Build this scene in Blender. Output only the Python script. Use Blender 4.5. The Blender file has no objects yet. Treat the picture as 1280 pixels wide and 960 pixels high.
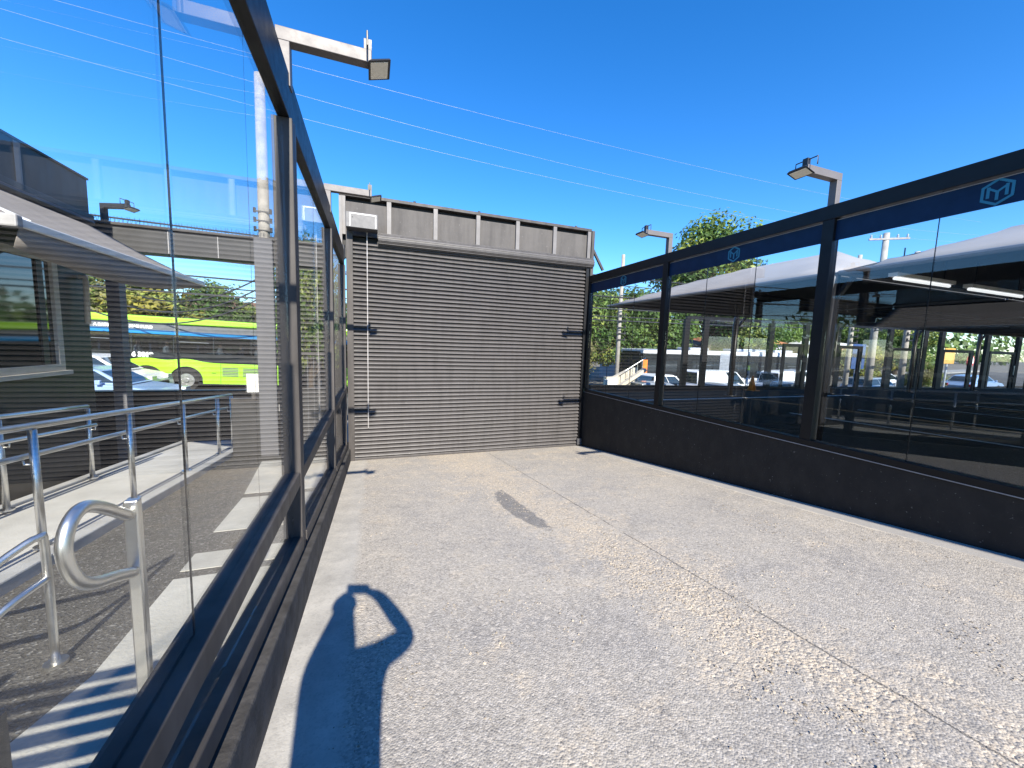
import bpy, bmesh, math, random
from mathutils import Vector, Matrix
random.seed(7)
R = math.radians
scene = bpy.context.scene
COL = scene.collection

# ------------------------------------------------------------------ helpers
def tag(o, label=None, cat=None, group=None, kind=None):
    if label: o['label'] = label
    if cat: o['category'] = cat
    if group: o['group'] = group
    if kind: o['kind'] = kind
    return o

OFF = {}
def thing(name, label, cat, loc=(0, 0, 0), group=None):
    o = bpy.data.objects.new(name, None); COL.objects.link(o)
    o.location = loc; o.empty_display_size = .2
    OFF[o] = Vector(loc)
    return tag(o, label, cat, group)

class MB:
    def __init__(s): s.v = []; s.f = []; s.mi = []
    def face(s, pts, mi=0):
        n = len(s.v); s.v += [tuple(p) for p in pts]; s.f.append(tuple(range(n, n + len(pts)))); s.mi.append(mi)
    def hexa(s, p, mi=0):      # 8 points: bottom 4 (ccw), top 4
        n = len(s.v); s.v += [tuple(q) for q in p]
        for f in ((3, 2, 1, 0), (4, 5, 6, 7), (0, 1, 5, 4), (1, 2, 6, 5), (2, 3, 7, 6), (3, 0, 4, 7)):
            s.f.append(tuple(n + i for i in f)); s.mi.append(mi)
        return s
    def box(s, x0, x1, y0, y1, z0, z1, mi=0):
        return s.hexa([(x0, y0, z0), (x1, y0, z0), (x1, y1, z0), (x0, y1, z0), (x0, y0, z1), (x1, y0, z1), (x1, y1, z1), (x0, y1, z1)], mi)
    def slope(s, x0, x1, y0, y1, za0, za1, zb0, zb1, mi=0):   # box running in y, z (bottom,top) at y0 and at y1
        return s.hexa([(x0, y0, za0), (x1, y0, za0), (x1, y1, zb0), (x0, y1, zb0), (x0, y0, za1), (x1, y0, za1), (x1, y1, zb1), (x0, y1, zb1)], mi)
    def bar(s, p, q, w, h, up=(0, 0, 1), mi=0):
        p = Vector(p); q = Vector(q); d = (q - p).normalized(); u = Vector(up)
        if abs(d.dot(u)) > .99: u = Vector((0, 1, 0))
        a = d.cross(u).normalized() * (w / 2); b = a.cross(d).normalized() * (h / 2)
        return s.hexa([p - a - b, p + a - b, q + a - b, q - a - b, p - a + b, p + a + b, q + a + b, q - a + b], mi)
    def tube(s, path, r, n=10, cap=True, mi=0):
        path = [Vector(p) for p in path]; rs = r if isinstance(r, (list, tuple)) else [r] * len(path)
        base = len(s.v); ref = None
        for i, p in enumerate(path):
            d = (path[min(i + 1, len(path) - 1)] - path[max(i - 1, 0)]).normalized()
            if ref is None:
                ref = Vector((0, 0, 1)) if abs(d.z) < .9 else Vector((1, 0, 0))
            a = (ref - d * ref.dot(d)).normalized(); b = d.cross(a); ref = a
            for k in range(n):
                t = 2 * math.pi * k / n
                s.v.append(tuple(p + (a * math.cos(t) + b * math.sin(t)) * rs[i]))
        for i in range(len(path) - 1):
            for k in range(n):
                k2 = (k + 1) % n
                s.f.append((base + i * n + k, base + i * n + k2, base + (i + 1) * n + k2, base + (i + 1) * n + k)); s.mi.append(mi)
        if cap:
            s.f.append(tuple(base + k for k in reversed(range(n)))); s.mi.append(mi)
            e = base + (len(path) - 1) * n
            s.f.append(tuple(e + k for k in range(n))); s.mi.append(mi)
        return s
    def cyl(s, p, q, r, n=20, mi=0): return s.tube([p, q], r, n, True, mi)
    def prism(s, poly, a0, a1, axis='y', mi=0):   # poly in the two other axes, extruded along axis
        def P(u, v, a):
            return {'y': (u, a, v), 'x': (a, u, v), 'z': (u, v, a)}[axis]
        n = len(s.v); m = len(poly)
        s.v += [P(u, v, a0) for u, v in poly] + [P(u, v, a1) for u, v in poly]
        s.f.append(tuple(range(n, n + m))); s.mi.append(mi)
        s.f.append(tuple(reversed(range(n + m, n + 2 * m)))); s.mi.append(mi)
        for i in range(m):
            j = (i + 1) % m
            s.f.append((n + i, n + m + i, n + m + j, n + j)); s.mi.append(mi)
        return s
    def build(s, name, mats, parent=None, bevel=0, smooth=False, seg=2):
        me = bpy.data.meshes.new(name)
        off = Vector((0, 0, 0)); root = parent
        while root is not None and root not in OFF: root = root.parent
        if root is not None: off = OFF[root]
        me.from_pydata([(x - off.x, y - off.y, z - off.z) for x, y, z in s.v], [], s.f)
        if not isinstance(mats, (list, tuple)): mats = [mats]
        for m in mats: me.materials.append(m)
        for p, i in zip(me.polygons, s.mi):
            p.material_index = i; p.use_smooth = smooth
        bm = bmesh.new(); bm.from_mesh(me); bmesh.ops.recalc_face_normals(bm, faces=bm.faces); bm.to_mesh(me); bm.free()
        o = bpy.data.objects.new(name, me); COL.objects.link(o)
        if parent: o.parent = parent
        if bevel:
            b = o.modifiers.new('bevel', 'BEVEL'); b.width = bevel; b.segments = seg; b.limit_method = 'ANGLE'; b.angle_limit = R(40)
            b.harden_normals = False
        return o

def copy_tree(o, parent=None):
    c = o.copy(); COL.objects.link(c)
    if parent is not None: c.parent = parent
    if o in OFF: OFF[c] = OFF[o]
    for ch in list(o.children): copy_tree(ch, c)
    return c

# ------------------------------------------------------------------ materials
def newmat(name):
    m = bpy.data.materials.new(name); m.use_nodes = True
    nt = m.node_tree; nt.nodes.clear()
    out = nt.nodes.new('ShaderNodeOutputMaterial')
    return m, nt, out
def N(nt, t, **kw):
    n = nt.nodes.new(t)
    for k, v in kw.items():
        if hasattr(n, k): setattr(n, k, v)
        else: n.inputs[k].default_value = v
    return n
def math_(nt, op, a, b=None, c=None, clamp=False):
    n = nt.nodes.new('ShaderNodeMath'); n.operation = op; n.use_clamp = clamp
    for i, x in enumerate((a, b, c)):
        if x is None: continue
        if isinstance(x, (int, float)): n.inputs[i].default_value = x
        else: nt.links.new(x, n.inputs[i])
    return n.outputs[0]
def mixc(nt, fac, a, b):
    n = nt.nodes.new('ShaderNodeMix'); n.data_type = 'RGBA'
    for i, x in ((0, fac), (6, a), (7, b)):
        if hasattr(x, 'node'): nt.links.new(x, n.inputs[i])
        elif i == 0: n.inputs[0].default_value = x
        else: n.inputs[i].default_value = (*x, 1) if len(x) == 3 else x
    return n.outputs[2]
def noise(nt, vec, scale, detail=4, rough=.55, dist=0):
    n = nt.nodes.new('ShaderNodeTexNoise'); n.inputs['Scale'].default_value = scale
    n.inputs['Detail'].default_value = detail; n.inputs['Roughness'].default_value = rough; n.inputs['Distortion'].default_value = dist
    nt.links.new(vec, n.inputs['Vector']); return n.outputs['Fac']
def ramp(nt, x, lo, hi):
    n = nt.nodes.new('ShaderNodeMapRange'); n.clamp = True
    nt.links.new(x, n.inputs[0]); n.inputs[1].default_value = lo; n.inputs[2].default_value = hi
    return n.outputs[0]
def coords(nt, kind='Object', scale=None):
    c = nt.nodes.new('ShaderNodeTexCoord').outputs[kind]
    if scale:
        mp = nt.nodes.new('ShaderNodeMapping'); mp.inputs['Scale'].default_value = scale
        nt.links.new(c, mp.inputs[0]); c = mp.outputs[0]
    return c
def mat(name, col, rough=.6, metal=0, var=.2, vs=6, bump=0, bs=80, spec=.5, stretch=None, emit=None, rvar=.12, coat=0):
    m, nt, out = newmat(name)
    b = nt.nodes.new('ShaderNodeBsdfPrincipled'); nt.links.new(b.outputs[0], out.inputs[0])
    co = coords(nt, 'Object', stretch)
    nz = noise(nt, co, vs, 5)
    f = ramp(nt, nz, .3, .7)
    lo = tuple(max(0, c * (1 - var)) for c in col); hi = tuple(min(1, c * (1 + var)) for c in col)
    nt.links.new(mixc(nt, f, lo, hi), b.inputs['Base Color'])
    n2 = noise(nt, co, vs * 3.1, 3)
    r = math_(nt, 'MULTIPLY_ADD', n2, rvar * 2, rough - rvar, clamp=True)
    nt.links.new(r, b.inputs['Roughness'])
    b.inputs['Metallic'].default_value = metal
    b.inputs['Specular IOR Level'].default_value = spec
    if coat: b.inputs['Coat Weight'].default_value = coat; b.inputs['Coat Roughness'].default_value = .08
    if emit:
        b.inputs['Emission Color'].default_value = (*emit[0], 1); b.inputs['Emission Strength'].default_value = emit[1]
    if bump:
        bn = nt.nodes.new('ShaderNodeBump'); bn.inputs['Strength'].default_value = bump; bn.inputs['Distance'].default_value = .01
        nt.links.new(noise(nt, co, bs, 4), bn.inputs['Height']); nt.links.new(bn.outputs[0], b.inputs['Normal'])
    return m
def glass(name, tint=(.97, .985, .975), refl=1.0, f0=.045, dust=.0):
    m, nt, out = newmat(name)
    lw = nt.nodes.new('ShaderNodeLayerWeight'); lw.inputs['Blend'].default_value = .5
    f = math_(nt, 'POWER', lw.outputs['Facing'], 5.0)
    fr = math_(nt, 'MULTIPLY_ADD', f, (1 - f0) * refl, f0 * refl, clamp=True)
    t = nt.nodes.new('ShaderNodeBsdfTransparent'); t.inputs[0].default_value = (*tint, 1)
    g = nt.nodes.new('ShaderNodeBsdfGlossy'); g.inputs['Roughness'].default_value = 0.0; g.inputs['Color'].default_value = (1, 1, 1, 1)
    mx = nt.nodes.new('ShaderNodeMixShader'); nt.links.new(fr, mx.inputs[0]); nt.links.new(t.outputs[0], mx.inputs[1]); nt.links.new(g.outputs[0], mx.inputs[2])
    last = mx.outputs[0]
    if dust:
        co = coords(nt, 'Object', (1, 1, .25))
        d = ramp(nt, noise(nt, co, 9, 6, .7), .55, .85)
        dd = nt.nodes.new('ShaderNodeBsdfDiffuse'); dd.inputs[0].default_value = (.5, .5, .48, 1)
        m2 = nt.nodes.new('ShaderNodeMixShader'); nt.links.new(math_(nt, 'MULTIPLY_ADD', d, dust, dust * .25), m2.inputs[0])
        nt.links.new(last, m2.inputs[1]); nt.links.new(dd.outputs[0], m2.inputs[2]); last = m2.outputs[0]
    nt.links.new(last, out.inputs[0])
    return m
def leafmat(name, col):
    m, nt, out = newmat(name)
    gi = nt.nodes.new('ShaderNodeNewGeometry')
    c = mixc(nt, gi.outputs['Random Per Island'], tuple(x * .55 for x in col), tuple(min(1, x * 1.5) for x in col))
    d = nt.nodes.new('ShaderNodeBsdfPrincipled'); d.inputs['Roughness'].default_value = .55; d.inputs['Specular IOR Level'].default_value = .3
    nt.links.new(c, d.inputs['Base Color'])
    t = nt.nodes.new('ShaderNodeBsdfTranslucent'); nt.links.new(c, t.inputs[0])
    mx = nt.nodes.new('ShaderNodeMixShader'); mx.inputs[0].default_value = .3
    nt.links.new(d.outputs[0], mx.inputs[1]); nt.links.new(t.outputs[0], mx.inputs[2]); nt.links.new(mx.outputs[0], out.inputs[0])
    return m

def driveway_mat():
    m, nt, out = newmat('worn_driveway')
    b = nt.nodes.new('ShaderNodeBsdfPrincipled'); nt.links.new(b.outputs[0], out.inputs[0])
    co = coords(nt)
    sx = nt.nodes.new('ShaderNodeSeparateXYZ'); nt.links.new(co, sx.inputs[0]); X, Y = sx.outputs[0], sx.outputs[1]
    big = noise(nt, co, .55, 6, .6); mid = noise(nt, co, 3.1, 6, .65); fine = noise(nt, co, 24, 4, .7); wob = noise(nt, co, 1.7, 5, .6)
    vo = nt.nodes.new('ShaderNodeTexVoronoi'); vo.inputs['Scale'].default_value = 95; nt.links.new(co, vo.inputs['Vector'])
    vs = nt.nodes.new('ShaderNodeSeparateColor'); nt.links.new(vo.outputs['Color'], vs.inputs[0]); rnd = vs.outputs[0]
    vo2 = nt.nodes.new('ShaderNodeTexVoronoi'); vo2.inputs['Scale'].default_value = 44; nt.links.new(co, vo2.inputs['Vector'])
    vs2 = nt.nodes.new('ShaderNodeSeparateColor'); nt.links.new(vo2.outputs['Color'], vs2.inputs[0]); rnd2 = vs2.outputs[1]
    patchy = noise(nt, co, .9, 7, .68, .5)
    base = mixc(nt, ramp(nt, patchy, .34, .64), (.345, .322, .29), (.46, .418, .352))
    base = mixc(nt, math_(nt, 'MULTIPLY', ramp(nt, mid, .44, .70), .6), base, (.465, .42, .352))
    base = mixc(nt, math_(nt, 'MULTIPLY', ramp(nt, noise(nt, co, 2.0, 7, .75, .6), .53, .70), .55), base, (.265, .252, .238))
    dark = math_(nt, 'MULTIPLY', ramp(nt, rnd, .36, .02), .48)
    base = mixc(nt, dark, base, (.14, .128, .115))
    lite = math_(nt, 'MULTIPLY', ramp(nt, rnd, .70, .97), .55)
    base = mixc(nt, lite, base, (.64, .59, .52))
    base = mixc(nt, math_(nt, 'MULTIPLY', ramp(nt, rnd2, .22, .0), .3), base, (.16, .148, .135))
    base = mixc(nt, math_(nt, 'MULTIPLY', ramp(nt, vs2.outputs[0], .84, .98), .45), base, (.66, .59, .49))
    # cream loose aggregate, in a band beside the joint and in blotches
    xl = math_(nt, 'MULTIPLY_ADD', Y, -.05, 2.36)
    dx = math_(nt, 'ABSOLUTE', math_(nt, 'SUBTRACT', X, xl))
    band = ramp(nt, dx, .9, .0)
    clump = noise(nt, co, 6.0, 6, .72)
    far = ramp(nt, Y, 4.5, 8.5)
    am = math_(nt, 'ADD', math_(nt, 'MULTIPLY', band, .15), math_(nt, 'ADD', math_(nt, 'MULTIPLY', mid, .35), math_(nt, 'ADD', math_(nt, 'MULTIPLY', wob, .3), math_(nt, 'MULTIPLY', clump, .35))))
    am = math_(nt, 'ADD', am, math_(nt, 'MULTIPLY', far, .05))
    am = ramp(nt, am, .535, .66)
    agg = math_(nt, 'MULTIPLY', am, math_(nt, 'MULTIPLY_ADD', ramp(nt, rnd2, .25, .65), .75, .25))
    base = mixc(nt, math_(nt, 'MULTIPLY', agg, .85), base, mixc(nt, rnd, (.46, .38, .285), (.70, .60, .455)))
    gap = math_(nt, 'MULTIPLY', am, ramp(nt, vs2.outputs[2], .24, .12))
    base = mixc(nt, math_(nt, 'MULTIPLY', gap, .15), base, (.10, .09, .08))
    # grey bare repair patch
    ta = math_(nt, 'DIVIDE', math_(nt, 'SUBTRACT', Y, 4.72), .98)
    cxx = math_(nt, 'MULTIPLY_ADD', math_(nt, 'POWER', math_(nt, 'ABSOLUTE', ta), 2), .09, 1.80)
    tb = math_(nt, 'DIVIDE', math_(nt, 'SUBTRACT', X, cxx), .15)
    rr = math_(nt, 'ADD', math_(nt, 'POWER', math_(nt, 'ABSOLUTE', ta), 2.5), math_(nt, 'POWER', math_(nt, 'ABSOLUTE', tb), 2))
    rr = math_(nt, 'ADD', rr, math_(nt, 'MULTIPLY_ADD', noise(nt, co, 11, 5, .7), 1.6, -.8))
    pm = math_(nt, 'MULTIPLY', ramp(nt, rr, .95, .7), .8)
    base = mixc(nt, pm, base, mixc(nt, rnd, (.11, .108, .105), (.24, .235, .23)))
    # smooth cement strips along both walls
    ex = math_(nt, 'ADD', X, math_(nt, 'ADD', math_(nt, 'MULTIPLY_ADD', wob, .16, -.08), math_(nt, 'MULTIPLY_ADD', clump, .10, -.05)))
    st = ramp(nt, ex, -.10, -.18)
    fade = ramp(nt, math_(nt, 'ADD', Y, math_(nt, 'MULTIPLY', mid, 2)), 6.5, 4.5)
    cem = mixc(nt, ramp(nt, mid, .3, .7), (.36, .345, .315), (.56, .535, .48)); cem = mixc(nt, math_(nt, 'MULTIPLY', dark, .45), cem, (.2, .19, .17)); cem = mixc(nt, math_(nt, 'MULTIPLY', ramp(nt, clump, .55, .7), .5), cem, (.30, .285, .26))
    base = mixc(nt, math_(nt, 'MULTIPLY', st, math_(nt, 'MULTIPLY_ADD', fade, .4, .6)), base, cem)
    st2 = ramp(nt, ex, 5.22, 5.26)
    base = mixc(nt, math_(nt, 'MULTIPLY', st2, .75), base, mixc(nt, mid, (.33, .32, .30), (.45, .43, .40)))
    lip = math_(nt, 'MULTIPLY', ramp(nt, math_(nt, 'ABSOLUTE', math_(nt, 'SUBTRACT', ex, 5.235)), .022, .008), ramp(nt, wob, .40, .55))
    base = mixc(nt, math_(nt, 'MULTIPLY', lip, .8), base, (.62, .56, .46))
    # stains
    sn = ramp(nt, noise(nt, co, 2.2, 5, .7, .6), .62, .78)
    base = mixc(nt, math_(nt, 'MULTIPLY', sn, .38), base, (.13, .128, .125))
    # straight joint cut in the surface
    jx = math_(nt, 'MULTIPLY_ADD', Y, .03, 2.50)
    jd = math_(nt, 'ABSOLUTE', math_(nt, 'SUBTRACT', math_(nt, 'ADD', X, math_(nt, 'MULTIPLY_ADD', noise(nt, co, 5, 5, .7), .05, -.025)), jx))
    jm = math_(nt, 'MULTIPLY', ramp(nt, jd, .009, .002), ramp(nt, noise(nt, co, 3, 2), .36, .46))
    base = mixc(nt, math_(nt, 'MULTIPLY', jm, .6), base, (.07, .068, .065))
    nt.links.new(base, b.inputs['Base Color']); b.inputs['Roughness'].default_value = .9; b.inputs['Specular IOR Level'].default_value = .25
    smooth = math_(nt, 'SUBTRACT', 1, math_(nt, 'MULTIPLY', math_(nt, 'MAXIMUM', st, st2), .8))
    h = math_(nt, 'ADD', math_(nt, 'MULTIPLY', vo.outputs['Distance'], -.55), math_(nt, 'MULTIPLY', fine, .8))
    h = math_(nt, 'ADD', h, math_(nt, 'MULTIPLY', math_(nt, 'MULTIPLY', am, vo2.outputs['Distance']), -1.3))
    h = math_(nt, 'ADD', math_(nt, 'MULTIPLY', h, smooth), math_(nt, 'MULTIPLY', jm, -2))
    bn = nt.nodes.new('ShaderNodeBump'); bn.inputs['Strength'].default_value = .7; bn.inputs['Distance'].default_value = .006
    nt.links.new(h, bn.inputs['Height']); nt.links.new(bn.outputs[0], b.inputs['Normal'])
    return m
def asphalt_mat(name, lo, hi, lite=.3, bump=.7):
    m, nt, out = newmat(name)
    b = nt.nodes.new('ShaderNodeBsdfPrincipled'); nt.links.new(b.outputs[0], out.inputs[0])
    co = coords(nt)
    big = noise(nt, co, .9, 6, .65)
    vo = nt.nodes.new('ShaderNodeTexVoronoi'); vo.inputs['Scale'].default_value = 75; nt.links.new(co, vo.inputs['Vector'])
    vs = nt.nodes.new('ShaderNodeSeparateColor'); nt.links.new(vo.outputs['Color'], vs.inputs[0])
    base = mixc(nt, ramp(nt, big, .3, .7), lo, hi)
    base = mixc(nt, math_(nt, 'MULTIPLY', ramp(nt, vs.outputs[0], .8, .98), .6), base, (lite, lite * .97, lite * .9))
    base = mixc(nt, math_(nt, 'MULTIPLY', ramp(nt, vs.outputs[1], .3, .05), .6), base, tuple(c * .4 for c in lo))
    nt.links.new(base, b.inputs['Base Color']); b.inputs['Roughness'].default_value = .9; b.inputs['Specular IOR Level'].default_value = .08
    bn = nt.nodes.new('ShaderNodeBump'); bn.inputs['Strength'].default_value = bump; bn.inputs['Distance'].default_value = .008
    h = math_(nt, 'ADD', vo.outputs['Distance'], noise(nt, co, 30, 4, .7))
    nt.links.new(h, bn.inputs['Height']); nt.links.new(bn.outputs[0], b.inputs['Normal'])
    return m
def weathered(name, base, stain, streak=(1, 1, .12), rough=.75):
    m, nt, out = newmat(name)
    b = nt.nodes.new('ShaderNodeBsdfPrincipled'); nt.links.new(b.outputs[0], out.inputs[0])
    co = coords(nt, 'Object', streak); c2 = coords(nt)
    a = ramp(nt, noise(nt, co, 5, 6, .65), .42, .72); d = ramp(nt, noise(nt, c2, 2.4, 6, .7), .35, .7); s = ramp(nt, noise(nt, c2, 26, 3, .6), .68, .76)
    c = mixc(nt, math_(nt, 'MULTIPLY', a, .85), base, stain)
    c = mixc(nt, math_(nt, 'MULTIPLY', d, .4), c, tuple(x * 1.35 for x in base))
    c = mixc(nt, math_(nt, 'MULTIPLY', s, .35), c, (.42, .40, .38))
    nt.links.new(c, b.inputs['Base Color']); b.inputs['Roughness'].default_value = rough
    bn = nt.nodes.new('ShaderNodeBump'); bn.inputs['Strength'].default_value = .25; bn.inputs['Distance'].default_value = .01
    nt.links.new(noise(nt, c2, 40, 5), bn.inputs['Height']); nt.links.new(bn.outputs[0], b.inputs['Normal'])
    return m

M = dict(
    drive=driveway_mat(),
    path=asphalt_mat('dark_path_asphalt', (.055, .053, .05), (.095, .09, .082)),
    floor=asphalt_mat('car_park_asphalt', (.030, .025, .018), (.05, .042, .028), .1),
    road=asphalt_mat('road_asphalt', (.10, .10, .098), (.16, .155, .15)),
    earth=mat('bare_ground', (.17, .15, .12), .95, var=.35, vs=.6, bump=.3),
    pave=mat('pavement_concrete', (.30, .29, .27), .9, var=.25, vs=2, bump=.3),
    slab=mat('path_concrete', (.42, .41, .37), .9, var=.22, vs=2.2, bump=.4, bs=60),
    ramp=mat('ramp_concrete', (.46, .45, .42), .9, var=.18, vs=1.7, bump=.3, bs=50),
    curb=mat('curb_concrete', (.36, .36, .35), .9, var=.2, vs=3, bump=.3),
    frame=mat('graphite_frame', (.062, .057, .055), .5, .0, var=.35, vs=5, spec=.25, stretch=(1, 1, .3)),
    framedark=mat('black_frame', (.006, .006, .007), .45, 0, var=.3, vs=4, spec=.3),
    basewall=weathered('black_painted_wall', (.008, .0075, .0075), (.024, .0215, .019), (1, 1, .6), .75),
    baseleft=mat('worn_black_curb', (.055, .052, .05), .85, var=.5, vs=7, bump=.6, bs=25),
    slat=weathered('graphite_slats', (.067, .0625, .0625), (.040, .0375, .037), (1.6, 1, .16), .5),
    fascia=weathered('weathered_fascia_panel', (.080, .074, .071), (.038, .035, .034)),
    mullion=mat('grey_mullion', (.135, .128, .128), .5, 0, var=.15, vs=3),
    steel=mat('galvanised_box', (.095, .095, .10), .5, .1, var=.12, vs=6),
    stainless=mat('stainless_tube', (.72, .71, .68), .34, 1.0, var=.1, vs=8, rvar=.08),
    lampgrey=mat('pale_lamp_paint', (.125, .113, .112), .5, 0, var=.08, vs=4),
    lampblack=mat('lamp_black', (.02, .02, .022), .45),
    lens=mat('lamp_lens', (.86, .83, .72), .3, 0, var=.08, vs=40),
    white=mat('white_paint', (.74, .74, .73), .4, var=.06),
    glassL=glass('clear_glass', (.985, .995, .99), .74, .045, .007),
    glassR=glass('clear_glass_faint_tint', (.955, .975, .985), 1.0, .045, .004),
    film=mat('navy_film', (.008, .024, .060), .4, 0, var=.15, spec=.15),
    logo=mat('teal_logo', (.02, .17, .26), .35, 0, var=.08),
    seam=mat('black_sealant', (.012, .012, .014), .5),
    bright=mat('pale_edge_seal', (.34, .33, .33), .5),
    awning=mat('awning_cloth', (.24, .215, .195), .95, var=.1, vs=3, bump=.2, bs=200),
    awnbar=mat('awning_white_bar', (.74, .73, .70), .4, var=.06),
    darkwall=mat('dark_cladding', (.016, .016, .017), .5, 0, var=.3, vs=3, stretch=(1, 1, .3)),
    winframe=mat('pale_window_frame', (.40, .38, .35), .5, var=.12),
    winglass=mat('dark_window_glass', (.012, .017, .016), .04, 0, var=.1, spec=.9, rvar=.02),
    pergola=mat('portal_dark_metal', (.035, .034, .035), .5, 0, var=.25, vs=4),
    column=mat('pale_column_paint', (.11, .11, .122), .6, var=.1, vs=3),
    canopy=mat('shade_canopy_cloth', (.30, .278, .262), .9, var=.1, vs=.8, bump=.15, bs=120),
    canopyedge=mat('canopy_edge_tube', (.16, .165, .18), .45, .2, var=.1),
    canopyunder=mat('canopy_shaded_underside', (.045, .04, .034), .9, var=.15, vs=.8),  # shade beneath the cloth, put into a darker colour for its underside
    led=mat('fluorescent_tube', (.8, .8, .8), .4, emit=((1, 1, 1), .45)),
    paint=mat('road_paint', (.62, .61, .58), .7, var=.25, vs=8),
    lime=mat('lime_bus_paint', (.33, .66, .03), .32, 0, var=.05, coat=.4),
    busblack=mat('bus_black_panel', (.018, .02, .022), .2, 0, var=.2),
    busglass=mat('bus_window_glass', (.03, .036, .04), .06, 0, var=.3, vs=1.3, spec=.8, rvar=.03),
    bustint=glass('tinted_bus_window', (.30, .34, .36), 1.0, .045, .01), seat=mat('bus_seat', (.05, .07, .12), .8), shirtpale=mat('pale_shirt', (.55, .56, .60), .9),
    busblue=mat('bus_blue_stripe', (.01, .20, .46), .35, 0, var=.06),
    busgrey=mat('bus_dark_grey', (.12, .13, .14), .4, var=.15),
    buswhite=mat('bus_white_paint', (.62, .62, .62), .35, var=.08),
    rubber=mat('rubber', (.018, .018, .018), .8),
    rim=mat('silver_rim', (.45, .46, .47), .35, .7),
    letter=mat('white_lettering', (.8, .8, .8), .5, var=.03),
    carwhite=mat('car_white', (.72, .73, .74), .28, 0, var=.04, coat=.5),
    carsilver=mat('car_silver', (.38, .41, .45), .3, .5, var=.05, coat=.5),
    carblue=mat('car_pale_blue', (.28, .40, .60), .3, 0.1, var=.05, coat=.5),
    cargrey=mat('car_dark_grey', (.06, .065, .07), .3, .2, var=.05, coat=.5),
    carglass=mat('car_glass', (.02, .03, .035), .04, 0, var=.2, spec=.9, rvar=.02),
    headlight=mat('headlight', (.6, .62, .65), .12, .2),
    taillight=mat('taillight', (.35, .015, .01), .2),
    concretepole=mat('concrete_pole', (.34, .31, .27), .9, var=.2, vs=4, bump=.3),
    wire=mat('power_cable', (.30, .34, .40), .5),
    wiredark=mat('telecom_cable', (.03, .03, .035), .6),
    trunk=mat('bark', (.10, .075, .055), .95, var=.35, vs=9, bump=.5, bs=30),
    leafA=leafmat('leaf_deep_green', (0.065, 0.12, 0.028)),
    leafB=leafmat('leaf_mid_green', (0.13, 0.2, 0.045)),
    leafC=leafmat('leaf_yellow_green', (0.25, 0.29, 0.065)),
    leafD=leafmat('leaf_olive', (0.19, 0.18, 0.075)),
    leafY=leafmat('leaf_golden', (.27, .24, .045)),
    roof=mat('clay_tiles', (.25, .14, .095), .9, var=.3, vs=6, bump=.5, bs=12),
    roofred=mat('orange_tiles', (.42, .16, .07), .9, var=.25, vs=6, bump=.5, bs=12),
    plaster=mat('white_plaster', (.62, .61, .58), .9, var=.1, vs=2),
    greywall=mat('grey_plaster', (.40, .40, .42), .9, var=.12, vs=2),
    brown=mat('brown_brick', (.26, .15, .09), .9, var=.25, vs=8),
    beige=mat('beige_masonry', (.55, .48, .37), .9, var=.1, vs=2, bump=.2),
    signblue=mat('navy_sign', (.035, .075, .20), .5),
    signyellow=mat('amber_sign', (.62, .34, .06), .5, var=.15, vs=3),
    signgrey=mat('grey_sign', (.42, .44, .48), .5),
    red=mat('red_paint', (.55, .02, .03), .5),
    orange=mat('orange_plastic', (.75, .20, .03), .5),
    skin=mat('skin', (.42, .25, .18), .55), shirt=mat('dark_shirt', (.05, .06, .09), .9), jeans=mat('jeans', (.06, .08, .14), .9), hair=mat('dark_hair', (.02, .015, .012), .6),
    phone=mat('phone_black', (.015, .015, .016), .2),
)

# ------------------------------------------------------------------ ground
def gz(y): return -1.6 - .127 * max(y, -1.0)          # driveway
def pz(y): return -1.47 - .08 * y                       # side path
def rz(y): return -1.414 - .08 * y                      # access ramp
def sz(x):                                               # street: falls to the right, then climbs again
    x = max(-60, min(75, x))
    return -2.85 - .03 * (min(x, 16) - 2.5) + .032 * max(0, x - 24)
def fz(y): return -1.33 - .025 * (y - 1.5)              # car park floor

def grid(name, xs, ys, zf, m, kind='structure', thick=0):
    mb = MB(); n = len(mb.v)
    for y in ys:
        for x in xs: mb.v.append((x, y, zf(x, y)))
    w = len(xs)
    for j in range(len(ys) - 1):
        for i in range(w - 1):
            a = j * w + i; mb.f.append((a, a + 1, a + w + 1, a + w)); mb.mi.append(0)
    o = mb.build(name, m); return tag(o, kind=kind)
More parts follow.
